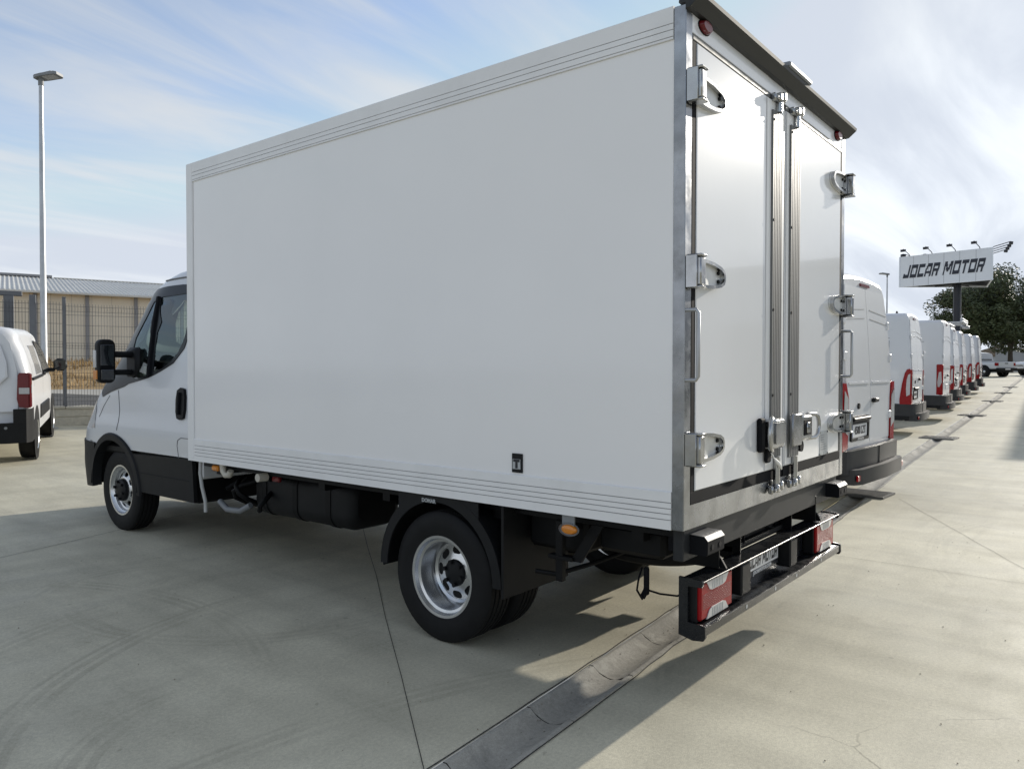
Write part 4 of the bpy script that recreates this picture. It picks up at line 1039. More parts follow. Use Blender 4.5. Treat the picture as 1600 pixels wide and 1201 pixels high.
def make_panel_van(label, group, kind='round', roof=2.53):
    t = empty('panel_van', (0,0,0), label, 'van', group)
    B = lambda m, n, mt, sm=None, parent=None: m.build(n, mt, parent or t, sm)
    if kind == 'round': hs, hr, rc, lean = .975, .865, .17, .10
    else: hs, hr, rc, lean = 1.0, .955, .09, .02
    ZBo = .34
    full = lambda zr, k=1: half(.93, hs, hr, ZBo, 1.15, zr, rc)
    st = []
    for y, dx, dz in ((0,.055,.06),(.012,.03,.035),(.035,.012,.012),(.08,0,0)): st.append((y, scaled(full(roof), dx, dz, ZBo)))
    for y in (.6,1.5,2.5,3.4): st.append((y, full(roof)))
    st.append((3.9, scaled(full(roof-.03), .01, .02, ZBo)))
    st.append((4.35, half(.93, hs-.01, hr-.12, ZBo, 1.12, 1.85, .12)))
    st.append((4.75, half(.92, hs-.02, hr-.12, ZBo, 1.05, 1.32, .08)))
    st.append((5.15, half(.90, hs-.05, hr-.14, ZBo, .98, 1.18, .10)))
    st.append((5.42, half(.82, hs-.16, hr-.24, ZBo, .85, 1.0, .12)))
    st.append((5.50, half(.70, hs-.30, hr-.38, ZBo+.05, .75, .88, .12)))
    m = loft(st)
    ln = lambda y, z: lean*max(0, (z-1.15)/1.35)**1.3*max(0, 1-y/1.2)
    m.v = [(x, y+ln(y, z), z) for x, y, z in m.v]
    body = B(m, 'body', 'paint', 38)
    yz_ = lambda z, o=0.: ln(0, z)-o
    def on_rear(poly, o0, o1):
        """thin slab that follows the leaning rear face"""
        mm = MB(); n = len(poly)
        mm.add([(x, yz_(z, o1), z) for x, z in poly]+[(x, yz_(z, o0), z) for x, z in poly], [tuple(range(n)), tuple(range(n,2*n))[::-1]]+[(i,i+n,(i+1)%n+n,(i+1)%n) for i in range(n)])
        return mm
    # rear doors: two skins proud of the body with a real gap
    hw_ = lambda z: float(np.interp(z, [.7,1.15,1.36,1.6,2.1,roof-.14], [hs-.18,hs-.18,hs-.11,hs-(hs-hr)*.30-.075,hs-(hs-hr)*.75-.075,hr-.15]))
    zs = [.685,.95,1.15,1.4,1.65,1.9,2.1,2.25,roof-.16]
    for s in (-1, 1):
        mm = MB(); rows = []
        for z in zs:
            a, b = .006*s, hw_(z)*s
            rows.append([(a+(b-a)*k/6, yz_(z,.012), z) for k in range(7)])
        mm.grid(rows)
        edge = [r[0] for r in rows]+rows[-1][1:]+[r[-1] for r in rows[::-1]][1:]+rows[0][1:-1][::-1]
        n = len(edge); o = len(mm.v)
        mm.add(edge+[(x, y+.03, z) for x, y, z in edge], [(i,(i+1)%n,(i+1)%n+n,i+n) for i in range(n)])
        d = B(mm, 'rear_door', 'paint', 30)
        B(on_rear([(s*.06,1.325),(s*.80,1.325),(s*.80,1.35),(s*.06,1.35)], .012, .024), 'door_rib', 'paint', 30, d)
        for z in (.95,1.62,2.0): B(MB().box(*(sorted((s*(hw_(z)-.03), s*(hw_(z)+.035)))), yz_(z,.026), yz_(z,.004), z-.045, z+.045, .008), 'door_hinge', 'paint', parent=d)
        for z in (2.06,2.16): B(on_rear([(s*.10,z-.10*(.78-.1)*.3),(s*.78,z-.06),(s*.78,z-.052),(s*.10,z-.012)], .0122, .017), 'painted_crease', 'greytrim', None, d)  # grey strips put the door's crease and reflection lines into colour
    B(on_rear([(-.006,.685),(.006,.685),(.006,roof-.16),(-.006,roof-.16)], -.001, .002), 'door_gap', 'groove')
    B(MB().box(.03,.20,-.055,-.012,1.115,1.165,.012), 'door_handle', 'blackp', 40)
    B(MB().lathe([(0,.001),(0,.030),(.016,.034)],(-.46,-.028,1.09),'y',16), 'door_lock', 'blackp', 40)
    if kind == 'round':
        # plate recess on the left door
        pr = B(MB().ring(rrect(-.74,-.10,.725,.985,.03), rrect(-.71,-.13,.755,.905,.012), 'y', -.034, -.0125).box(-.72,-.12,-.060,-.0125,.935,.975,.01), 'plate_holder', 'blackp')
        npl = B(MB().box(-.70,-.14,-.020,-.0128,.762,.898,.002), 'number_plate', 'plate', None, pr)
        B(MB().box(-.698,-.655,-.0212,-.0201,.764,.896), 'plate_band', 'blue', None, npl)
        return_np = npl
        # tall lamps wrapping the corners
        for s in (-1, 1):
            sp_ = [(.0,.64),(.20,.64),(.205,.74),(.165,1.05),(.12,1.27),(.08,1.345),(.03,1.36),(.0,1.30)]
            mm = MB(); n = len(sp_)
            xo = lambda z: hs+.014-(.01 if z > 1.2 else 0)
            mm.add([(s*xo(z), y-.004, z) for y, z in sp_]+[(s*(hs-.06), y-.004, z) for y, z in sp_], [tuple(range(n)), tuple(range(n,2*n))[::-1]]+[(i,i+n,(i+1)%n+n,(i+1)%n) for i in range(n)])
            rp = [(s*(hs+.013),.64),(s*(hs-.15),.66),(s*(hs-.17),.9),(s*(hs-.16),1.18),(s*(hs-.09),1.335),(s*(hs+.013),1.34)]
            o = len(mm.v); n = len(rp)
            mm.add([(x, yz_(z,.022), z) for x, z in rp]+[(x, yz_(z,-.01), z) for x, z in rp], [tuple(range(n)), tuple(range(n,2*n))[::-1]]+[(i,i+n,(i+1)%n+n,(i+1)%n) for i in range(n)])
            tl = B(mm, 'tail_light', 'red')
            cp = [(.012,.84),(.075,.80),(.085,.96),(.075,1.14),(.05,1.24),(.012,1.26)]
            B(MB().prism(cp, 'x', *(sorted((s*(hs+.0145), s*(hs+.017))))), 'lamp_lens', 'lens', None, tl)
            cp = [(s*(hs+.005),.86),(s*(hs-.135),.80),(s*(hs-.145),1.0),(s*(hs-.13),1.18),(s*(hs-.01),1.26)]
            B(MB().prism(cp, 'y', -.0265, -.0225), 'lamp_lens', 'lens', None, tl)
    else:
        npl = B(MB().box(-.26,.26,-.022,-.0128,.80,.92,.002), 'number_plate', 'plate')
        for s in (-1, 1):
            mm = MB().box(*sorted((s*(hs-.07), s*(hs+.014))), -.022, .13, .66, 1.42, .02)
            tl = B(mm, 'tail_light', 'red', 30)
            B(MB().prism([(.0,.98),(.05,.86),(.09,.86),(.10,.98),(.07,1.22),(.02,1.24)], 'x', *sorted((s*(hs+.0145), s*(hs+.018)))), 'lamp_lens', 'lens', None, tl)
            B(MB().prism([(s*(hs-.06),.88),(s*(hs+.008),.88),(s*(hs+.008),1.02),(s*(hs-.06),1.02)], 'y', -.026, -.0225), 'lamp_lens', 'lens', None, tl)
    B(on_rear([(-.16,roof-.135),(.16,roof-.135),(.16,roof-.105),(-.16,roof-.105)], .0, .02), 'brake_light', 'dred')
    # bumper: upper wrap plus protruding step
    def wrap(x, y0, yb, z0, z1, r=.10):
        o = [(-x,yb),(-x,y0+r),(-x+r*.3,y0+r*.3),(-x+r,y0),(0,y0-.03),(x-r,y0),(x-r*.3,y0+r*.3),(x,y0+r),(x,yb)]
        i = [(u*.93, v+.06 if v < yb else v) for u, v in o][::-1]
        return MB().prism(o+i, 'z', z0, z1)
    bp = B(wrap(hs+.012, -.085, .80, .40, .645), 'rear_bumper', 'dgrey', 40)
    B(wrap(hs-.03, -.165, .10, .30, .455, .16), 'bumper_step', 'dgrey', 40, bp)
    for s in (-1, 1): B(MB().box(*sorted((s*(hs-.002), s*(hs+.016))),.02,.75,.32,.40,.004), 'bumper_skirt', 'blackp', None, bp)
    B(MB().box(-.004,.004,-.121,-.112,.457,.647), 'bumper_joint', 'tyrewell', None, bp)
    for s in (-1, 1): B(MB().box(*sorted((s*.80, s*.90)), -.118+.02, -.08, .34, .40, .004).xf(Matrix.Translation((0,-.055,0))), 'reflector', 'red', None, bp)
    # flank: lower rub strip, shut lines, raised panels, wheels
    for s in (-1, 1):
        B(MB().box(*sorted((s*(hs-.01), s*(hs+.016))), 1.55, 4.1, .42, .60, .008), 'rub_strip', 'blackp', 30)
        for y, z0, z1 in ((.42,.95,1.95),(1.55,.95,1.95),(2.75,.6,2.1)):
            mm = MB()
            for k in range(8):
                za, zb2 = z0+(z1-z0)*k/8, z0+(z1-z0)*(k+1)/8
                xa, xb = [hs+(.004 if z < 1.15 else (hr-hs)*max(0,(z-1.15)/(roof-.2-1.15))**1.4)+.0015 for z in (za, zb2)]
                mm.add([(s*xa,y,za),(s*xa,y+.012,za),(s*xb,y+.012,zb2),(s*xb,y,zb2)], [(0,1,2,3)])
            B(mm, 'side_shut_line', 'greytrim')
        for z in (1.16, 1.98):
            xz = hs+(0 if z < 1.2 else (hr-hs)*((z-1.15)/(roof-.2-1.15))**1.4)
            B(MB().box(*sorted((s*(xz-.01), s*(xz+.006))), .42, 3.3, z, z+.010), 'side_press_line', 'greytrim')
        B(MB().lathe([(0,.001),(0,.022),(.01,.024)] if s < 0 else [(0,.001),(0,.022),(-.01,.024)],(s*(hs+.012),.70,1.02),'x',14), 'side_marker', 'blackp')
        for y in (1.05, 4.55):
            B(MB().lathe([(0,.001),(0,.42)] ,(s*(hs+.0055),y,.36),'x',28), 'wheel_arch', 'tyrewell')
            van_wheel(t, s*(hs-.088), y, sd=s)
        B(MB().box(*sorted((s*1.0, s*1.24)), 4.12, 4.24, 1.20, 1.52, .04), 'door_mirror', 'blackp', 40)
        B(MB().prism([(3.45,1.32),(4.50,1.26),(4.05,1.86),(3.5,1.94)], 'x', *sorted((s*(hs-.16), s*(hs+.003)))), 'side_window', 'dglass')
    B(MB().add([(-.80,4.66,1.36),(.80,4.66,1.36),(.70,4.02,2.12),(-.70,4.02,2.12)], [(0,1,2,3)]).xf(Matrix.Translation((0,.10,.03))), 'windscreen', 'dglass')
    return t
RAD = lambda dx, dy: math.atan2(dy, dx)
def place(t, corner_px_world, rz, hs=1.0, pitch=True):
    """put the rear left corner at a given world spot"""
    c = Vector(corner_px_world); dx = Vector((math.cos(rz), math.sin(rz)))
    o = Vector((c[0], c[1])) + dx*hs
    f = Vector((-math.sin(rz), math.cos(rz)))
    za = gz(*(o+f*1.05)); zb = gz(*(o+f*4.55)); sl = math.atan2(zb-za, 3.5)
    t.location = (o.x, o.y, za-1.05*math.tan(sl)); t.rotation_euler = (sl, 0, rz)
VG = 'white panel vans parked in a row along the drain'
LBL = ['large white panel van right behind the truck, nearest of the row, number plate 4508',
       'second white panel van in the row, cable loop on its roof',
       'boxy white panel van with upright corner lamps and black lower flank, third in the row',
       'white panel van with a ladder rack on its roof, fourth in the row',
       'fifth white panel van in the row, just beyond the one with the rack', 'sixth white panel van in the row, last but one', 'last white panel van of the row, nearest the pickup']
v1 = make_panel_van(LBL[0], VG)
place(v1, tuple((CAM.xy+fw.xy*7.75+rt.xy*((1312-800)/1192.67*7.75))), R(-1.3))
v1.location.z -= .02
VR = R(4.2)
van2 = copy_tree(v1); van2['label'] = LBL[1]; place(van2, (14.174,1.983), VR)
van3 = make_panel_van(LBL[2], VG, 'box', 2.55); place(van3, (18.533,2.146), VR)
rest = []
for i, c in enumerate(((22.932,2.579),(27.238,2.969),(31.361,3.265),(35.384,3.527))):
    q = copy_tree(v1); q['label'] = LBL[3+i]; place(q, c, VR+R((-.4,.5,-.3,.2)[i])); rest.append(q)
def kid(t, nm): return [c for c in t.children if c.name.split('.')[0] == nm]
# the nearest van's own marks
h1 = kid(v1, 'plate_holder')[0]; n1_ = kid(h1, 'number_plate')[0]
text_on('plate_text', '4508 LZT', .118, 'ink', n1_, Matrix.Translation((-.40,-.0225,.830)) @ Matrix.Diagonal((.85,1,1,1)) @ REAR, bold=.0012)
text_on('plate_text', 'JOCAR MOTOR', .03, 'plate', h1, Matrix.Translation((-.42,-.0355,.741)) @ REAR)

for q in [van2]+rest:
    n_ = kid(kid(q, 'plate_holder')[0], 'number_plate')[0]
    MB().box(-.60,-.20,-.0212,-.0203,.80,.86).build('plate_text', 'ink', n_)
MB().tube([(-.02+.13*math.cos(R(a)), .42, 2.455+.13*math.sin(R(a))) for a in range(0,181,15)], .013, 8).build('cable_loop', 'seal', van2, 50)
# ladder rack on the fourth van
rk = bpy.data.objects.new('roof_rack', None); COL.objects.link(rk); rk.parent = rest[0]
for y in (.15,1.2,2.4): MB().box(-.92,.92,y,y+.06,2.56,2.61,.01).box(-.80,-.76,y,y+.05,2.40,2.56).box(.76,.80,y,y+.05,2.40,2.56).build('rack_bar', 'galv', rk)
for x in (-.86,-.25,.25,.82): MB().box(x,x+.05,-.15,3.0,2.615,2.66,.008).build('rack_rail', 'galv', rk)
MB().box(-.90,.90,-.20,-.12,2.60,2.70,.02).cyl((-.85,-.16,2.73),(.9,-.16,2.73),.04,12).build('rack_roller', 'galv', rk)
MB().box(.55,.92,-.25,-.05,2.50,2.60,.02).build('rack_ladder', 'galv', rk)
# ------------------------------------------------------------------ small van by the fence
def make_small_van():
    t = empty('small_van', (0,0,0), 'small white delivery van parked facing the fence, black rear bumper', 'van')
    B = lambda m, n, mt, sm=None, parent=None: m.build(n, mt, parent or t, sm)
    hs, hr, zr, ZBo = .925, .76, 1.84, .30
    full = lambda zr=zr, hs=hs, hr=hr, zb=1.06: half(.86, hs, hr, ZBo, zb, zr, .16, crown=.05)
    st = [(y, scaled(full(), dx, dz, ZBo)) for y, dx, dz in ((0,.075,.07),(.012,.045,.045),(.04,.018,.02),(.10,0,0))]
    st += [(y, full()) for y in (.5,1.1,1.7,2.3)]
    st += [(2.75, full(1.81)), (3.1, full(1.66, hs, .70)), (3.45, full(1.32, hs-.01, .72, 1.0)), (3.75, full(1.10, hs-.03, .76, .92)), (4.15, full(1.0, hs-.10, .70, .84)), (4.38, full(.82, hs-.25, .55, .66))]
    m = loft(st)
    ln = lambda y, z: .16*max(0, (z-1.0)/.84)**1.4*max(0, 1-y/1.0)
    m.v = [(x, y+ln(y, z), z) for x, y, z in m.v]
    body = B(m, 'body', 'paint', 40)
    yr = lambda z, o=0.: ln(0, z)-o
    def on_rear(poly, o0, o1):
        mm = MB(); n = len(poly)
        return mm.add([(x, yr(z,o1), z) for x, z in poly]+[(x, yr(z,o0), z) for x, z in poly], [tuple(range(n)), tuple(range(n,2*n))[::-1]]+[(i,i+n,(i+1)%n+n,(i+1)%n) for i in range(n)])
    for s in (-1, 1):
        dpoly = [(s*.006,.70),(s*.78,.70),(s*.80,1.0),(s*.77,1.25),(s*.70,1.58),(s*.62,1.70),(s*.006,1.72)]
        d = B(on_rear(dpoly, .0, .012), 'rear_door', 'paint', 30)
        wp = [(s*.08,1.08),(s*.58,1.08),(s*.655,1.16),(s*.64,1.34),(s*.58,1.54),(s*.50,1.62),(s*.08,1.64)]
        inn = inset(wp, .03); n = len(wp); q = MB()
        q.add([(x, yr(z,.0125), z) for x, z in wp]+[(x, yr(z,-.004), z) for x, z in inn], [(i,(i+1)%n,(i+1)%n+n,i+n) for i in range(n)]+[tuple(range(n,2*n))])
        wp2 = inset(wp, -.022)
        q2 = MB(); q2.add([(x, yr(z,.0122), z) for x, z in wp2]+[(x, yr(z,.022), z) for x, z in wp], [(i,(i+1)%n,(i+1)%n+n,i+n) for i in range(n)])
        B(q2.add([(x, yr(z,.022), z) for x, z in wp]+[(x, yr(z,.0135), z) for x, z in inn], [(i,(i+1)%n,(i+1)%n+n,i+n) for i in range(n)]+[tuple(range(n,2*n))]), 'window_pressing', 'paint', 30, d)
        # lamps: upright, red with a pale middle
        tl = MB(); rp = [(s*.905,.745),(s*.80,.76),(s*.775,.86),(s*.785,1.16),(s*.80,1.20),(s*.905,1.20)]
        tl.add([(x, yr(z,.03), z) for x, z in rp]+[(x, yr(z,-.12), z) for x, z in rp], [tuple(range(6)), tuple(range(6,12))[::-1]]+[(i,i+6,(i+1)%6+6,(i+1)%6) for i in range(6)])
        tl.box(*sorted((s*.90, s*.936)), -.020, .09, .75, 1.195, .012)
        tl = B(tl, 'tail_light', 'dred', 35)
        B(MB().box(*sorted((s*.80, s*.915)), -.034, -.0305, .93, 1.01), 'lamp_lens', 'lens', None, tl)
        B(MB().box(*sorted((s*.9365, s*.939)), -.01, .05, .94, 1.05), 'lamp_lens', 'lens', None, tl)
        # flank
        B(MB().box(*sorted((s*.90, s*.944)), .30, 1.75, 1.09, 1.125, .006), 'door_rail', 'blackp')
        B(MB().box(*sorted((s*.92, s*.955)), 1.85, 2.02, 1.10, 1.15, .012), 'door_handle', 'blackp', 30)
        for y, z0 in ((1.80,.45),(2.95,.55),(.46,1.0)):
            mm = MB()
            for k in range(8):
                za, zb2 = z0+(1.66-z0)*k/8, z0+(1.66-z0)*(k+1)/8
                xs = [hs+.003+(0 if z < 1.06 else (hr-hs)*((z-1.06)/.62)**1.4) for z in (za, zb2)]
                mm.add([(s*xs[0],y,za),(s*xs[0],y+.012,za),(s*xs[1],y+.012,zb2),(s*xs[1],y,zb2)], [(0,1,2,3)])
            B(mm, 'side_shut_line', 'groove')
        def side_poly(poly, o):
            mm = MB(); n = len(poly)
            X = lambda z: hs+o+(0 if z < 1.06 else (hr-hs)*((z-1.06)/.62)**1.35)
            return mm.add([(s*X(z), y, z) for y, z in poly]+[(s*(X(z)-.012), y, z) for y, z in poly], [tuple(range(n)), tuple(range(n,2*n))[::-1]]+[(i,i+n,(i+1)%n+n,(i+1)%n) for i in range(n)])
        B(side_poly([(1.92,1.13),(2.92,1.10),(3.12,1.14),(2.86,1.44),(2.62,1.58),(1.98,1.62),(1.93,1.55)], .012), 'side_window', 'dglass')
        B(side_poly([(.95,1.15),(1.70,1.15),(1.70,1.55),(1.0,1.55)], .010), 'window_blank', 'lens')
        B(MB().box(*sorted((s*.91, s*.948)), 1.30, 2.75, .50, .70, .015), 'rub_strip', 'blackp', 30)
        for y in (.76, 3.55):
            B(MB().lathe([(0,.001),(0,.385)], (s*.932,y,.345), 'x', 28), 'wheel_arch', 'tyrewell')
            van_wheel(t, s*.835, y, .325, .21, .20, s)
        mo = B(MB().box(*sorted((s*.99, s*1.19)), 2.86, 2.99, 1.13, 1.335, .055), 'door_mirror', 'blackp', 40)
        B(MB().box(*sorted((s*.90, s*1.02)), 2.90, 2.97, 1.12, 1.18, .02), 'mirror_arm', 'blackp', 30, mo)
        B(MB().box(*sorted((s*1.01, s*1.17)), 2.852, 2.859, 1.155, 1.31, .003), 'mirror_glass', 'dglass', None, mo)
    B(on_rear([(-.006,.70),(.006,.70),(.006,1.72),(-.006,1.72)], 0, .003), 'door_gap', 'groove')
    o = [(-.935,.62),(-.935,.05),(-.88,-.06),(-.70,-.11),(0,-.13),(.70,-.11),(.88,-.06),(.935,.05),(.935,.62)]
    i = [(u*.93, v+.06 if v < .6 else v) for u, v in o][::-1]
    bp = B(MB().prism([p for p in o]+i, 'z', .30, .56), 'rear_bumper', 'blackp', 40)
    i2 = [(-.935,.30),(-.935,.05),(-.88,-.058),(-.74,-.100),(-.74,.02),(-.88,.05),(-.88,.30)]
    for s in (-1, 1): B(MB().prism([(u*-s, v) for u, v in i2], 'z', .5605, .735), 'bumper_corner', 'blackp', 40, bp)
    B(MB().cyl((.66,-.125,.50),(.66,-.10,.50),.018,10), 'parking_sensor', 'greytrim', None, bp)
    B(MB().box(-.26,.26,-.021,-.0125,.86,.97,.002), 'number_plate', 'plate')
    B(MB().box(-.10,.10,.30,.36,1.826,1.85,.006), 'roof_vent', 'greytrim')
    return t
sv = make_small_van()
rz = R(-24); f = Vector((-math.sin(rz), math.cos(rz))); r_ = Vector((math.cos(rz), math.sin(rz)))
o = Vector((1.29,10.42)) - r_*.94 - f*.76
za, zb = gz(*(o+f*.76)), gz(*(o+f*3.55)); sl = math.atan2(zb-za, 2.79)
sv.location = (o.x, o.y, za-.76*math.tan(sl)); sv.rotation_euler = (sl, 0, rz)
# ------------------------------------------------------------------ pickups at the far end
def make_pickup(label):
    t = empty('pickup_truck', (0,0,0), label, 'pickup')
    B = lambda m, n, mt, sm=None, parent=None: m.build(n, mt, parent or t, sm)
    low = lambda hs, zb, zt: [(hs-.06,zb),(hs-.01,zb+.06),(hs,zb+.25),(hs,zt-.16),(hs-.02,zt-.04),(hs-.05,zt),(hs*.5,zt+.01),(0,zt+.012)]
    B(loft([(0,low(.86,.62,1.06)),(.03,low(.90,.60,1.09)),(1.6,low(.92,.55,1.10))]), 'bed', 'paint', 35)
    B(MB().box(-.80,.80,.06,1.55,1.10,1.125), 'bed_liner', 'blackp')
    B(loft([(1.6,low(.92,.50,1.10)),(3.9,low(.92,.48,1.10)),(4.5,low(.91,.50,1.08)),(5.1,low(.84,.52,1.0)),(5.28,low(.70,.55,.88))]), 'body', 'paint', 35)
    cabp = lambda hb, hr, z0, z1: [(hb,z0),(hb-.01,z0+.05),(hr+.05,z1-.12),(hr,z1-.04),(hr*.6,z1),(0,z1+.01)]
    B(loft([(1.66,cabp(.86,.66,1.05,1.72)),(1.95,cabp(.87,.68,1.05,1.80)),(3.1,cabp(.87,.68,1.05,1.80)),(3.45,cabp(.87,.66,1.05,1.70)),(4.05,cabp(.87,.80,1.05,1.13))]), 'cab', 'paint', 35)
    B(MB().add([(-.68,1.650,1.20),(.68,1.650,1.20),(.60,1.690,1.66),(-.60,1.690,1.66)], [(0,1,2,3)]), 'rear_window', 'dglass')
    B(MB().add([(-.74,3.98,1.18),(.74,3.98,1.18),(.60,3.44,1.70),(-.60,3.44,1.70)], [(0,1,2,3)]).xf(Matrix.Translation((0,.03,.03))), 'windscreen', 'dglass')
    for s in (-1, 1):
        for y0, y1 in ((1.82,2.55),(2.65,3.50)):
            B(MB().add([(s*.873,y0,1.15),(s*.873,y1+.2*(y1>3),1.15),(s*.755,y1-.10*(y1>3),1.64),(s*.755,y0+.03,1.64)], [(0,1,2,3)]), 'side_window', 'dglass')
        B(MB().box(*sorted((s*.70, s*.912)), -.012, .16, .80, 1.03, .02), 'tail_light', 'red', 30)
        B(MB().box(*sorted((s*.90, s*1.13)), 3.40, 3.52, 1.12, 1.30, .03), 'door_mirror', 'blackp', 40)
        for y in (.95, 4.15):
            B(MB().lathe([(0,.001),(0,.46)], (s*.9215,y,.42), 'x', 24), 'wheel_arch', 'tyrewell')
            van_wheel(t, s*.83, y, .385, .25, .22, s)
    tg = B(MB().box(-.69,.69,-.022,.0,.66,1.08,.01), 'tailgate', 'paint')
    B(MB().box(-.16,.16,-.034,-.022,.95,1.01,.01), 'tailgate_handle', 'blackp', None, tg)
    bp = B(MB().box(-.90,.90,-.14,.05,.50,.66,.02), 'rear_bumper', 'blackp', 30)
    B(MB().box(-.24,.24,-.150,-.1405,.53,.63,.002), 'number_plate', 'plate', None, bp)
    B(MB().box(-.85,.85,.2,5.0,.36,.56,.02), 'chassis', 'chassis')
    return t
pk = make_pickup('white double cab pickup seen from behind, beyond the row of vans')
rz = R(-33); o = Vector((61.1,5.17)); pk.location = (o.x, o.y, gz(o.x,o.y)-.02); pk.rotation_euler = (0,0,rz)
pk2 = copy_tree(pk); pk2['label'] = 'white double cab pickup standing side-on at the far right edge'
o = CAM.xy + fw.xy*58.0 + rt.xy*((1588-800)/1192.67*58.0) + rt.xy*5.3
pk2.location = (o.x, o.y, gz(o.x,o.y)-.02); pk2.rotation_euler = (0,0,R(39))
# ------------------------------------------------------------------ billboard
sg = empty('billboard', (63.5,8.6,gz(63.5,8.6)), 'three-sided white billboard reading JOCAR MOTOR on a dark post', 'sign', off=True)
SL, SR, SB = Vector((62.92,12.53)), Vector((61.66,6.12)), Vector((67.27,7.12))
Z0, Z1 = 7.9, 10.25
ctr = (SL+SR+SB)/3
def face(a, b, name):
    n = Vector(((b-a).y, -(b-a).x)).normalized()
    if n.dot(a-ctr) < 0: n = -n
    m = MB(); i = .10
    vs = [(*(p+n*q), z) for q in (0,-.10) for p, z in ((a,Z0),(b,Z0),(b,Z1),(a,Z1))]
    m.add(vs, [(0,1,2,3),(4,5,6,7),(0,4,5,1),(1,5,6,2),(2,6,7,3),(3,7,4,0)])
    return m.build(name, 'signf', sg), n
sfs = []
for a, b in ((SL,SR),(SR,SB),(SB,SL)):
    f_, n_ = face(a, b, 'sign_face'); d = (b-a); sfs.append(f_)
    for k in range(1,6):
        p = a+d*k/6+n_*.002; q = d.normalized()*.008
        vs = [(*(p+q*s+n_*e), z) for e in (0,.004) for s, z in ((-1,Z0+.02),(1,Z0+.02),(1,Z1-.02),(-1,Z1-.02))]
        MB().add(vs, [(0,1,2,3),(4,5,6,7),(0,4,5,1),(1,5,6,2),(2,6,7,3),(3,7,4,0)]).build('panel_seam', 'greytrim', f_)
    for k in range(4):
        p = a+d*(.12+.25*k)
        e = p+n_*1.15
        h = MB().tube([(*(p-n_*.05),Z1+.0),(*(p+n_*.1),Z1+.12),(*e,Z1+.42)], .030, 6).build('lamp_arm', 'signd', sg, 40)
        dd = d.normalized()*.16
        MB().prism([(-.14,-.13),(.10,-.16),(.12,.02),(-.12,.05)], 'x', -.16, .16).xf(Matrix.Translation((*e, Z1+.36)) @ Matrix.Rotation(math.atan2(n_.y,n_.x)-PI/2, 4, 'Z')).build('lamp_head', 'signd', h)
un = MB(); pl = [(*(ctr+(p-ctr)*.97), Z0+.12) for p in (SL,SR,SB)]
un.add(pl, [(0,1,2)]).build('sign_underside', 'signd', sg)
m = MB()
for a, b in ((SL,SR),(SR,SB),(SB,SL)):
    for k in range(4):
        p = (a+(b-a)*(.2+.2*k)); q = ctr+(p-ctr)*.15
        m.tube([(*(ctr+(p-ctr)*.95),Z0+.05),(*q,Z0+.05)], .05, 4)
m.build('sign_truss', 'signd', sg)
MB().cyl((63.5,8.6,gz(63.5,8.6)),(63.5,8.6,Z0+.2),.265,20).build('sign_post', 'signd', sg, 40)
d = (SR-SL); n_ = Vector((d.y,-d.x)).normalized()
if n_.dot(SL-ctr) < 0: n_ = -n_
ht = .98
_, wt_ = capitals('JOCAR MOTOR', ht, .6, .22, lambda u,v,t: (u,0,v), .001)
wx = .6*(d.length*.89-.22*ht)/(wt_-.22*ht)
pf = lambda u, v, t: (*(SL+d.normalized()*(d.length*.045+u)+n_*(.003+t)), Z0+.66+v)
for m in capitals('JOCAR MOTOR', ht, wx, .22, pf, .02)[0]: m.build('letter', 'navy', sfs[0])
# ------------------------------------------------------------------ street lamps
def street_lamp(x, y, top, label, ang, r0=.068, r1=.036, head=.38, grp='street lamps'):
    z = gz(x, y); t = empty('street_lamp', (x,y,z), label, 'street lamp', grp, off=True)
    MB().tube([(x,y,z),(x,y,z+.9),(x,y,z+.92),(x,y,top-.1)], [r0,r0*.96,r0*.9,r1], 16).build('pole', 'galv', t, 60)
    MB().box(x-.17,x+.17,y-.17,y+.17,z,z+.02).build('base_plate', 'galv', t)
    Mh = Matrix.Translation((x,y,top)) @ Matrix.Rotation(ang,4,'Z') @ Matrix.Rotation(R(-6),4,'Y')
    h = MB().prism([(-.10,-.07),(-.05,-.11),(.08,-.13),(head-.04,-.13),(head,-.09),(head,.09),(head-.04,.13),(.08,.13),(-.05,.11),(-.10,.07)], 'z', -.02, .03).prism([(-.08,-.06),(head-.1,-.10),(head-.1,.10),(-.08,.06)], 'z', .0302, .055).xf(Mh).build('lamp_head', 'greytrim', t)
    MB().box(.08,head-.06,-.09,.09,-.024,-.0202).xf(Mh).build('lamp_panel', 'lens', h)
    MB().cyl((x,y,top-.14),(x,y,top+.01),r1+.012,14).build('lamp_socket', 'greytrim', h, 40)
    return t
GLP = None
street_lamp(2.76,14.28,6.82,'tall grey street lamp with flat lantern beside the small van', R(-58), grp=GLP)
street_lamp(40.6,8.36,6.42,'slim street lamp seen against the sky behind the nearest white van', R(128), .06, .03, .40, GLP)
street_lamp(98.4,16.3,8.8,'tiny distant street lamp above the third van', R(128), .09, .05, .6, GLP)
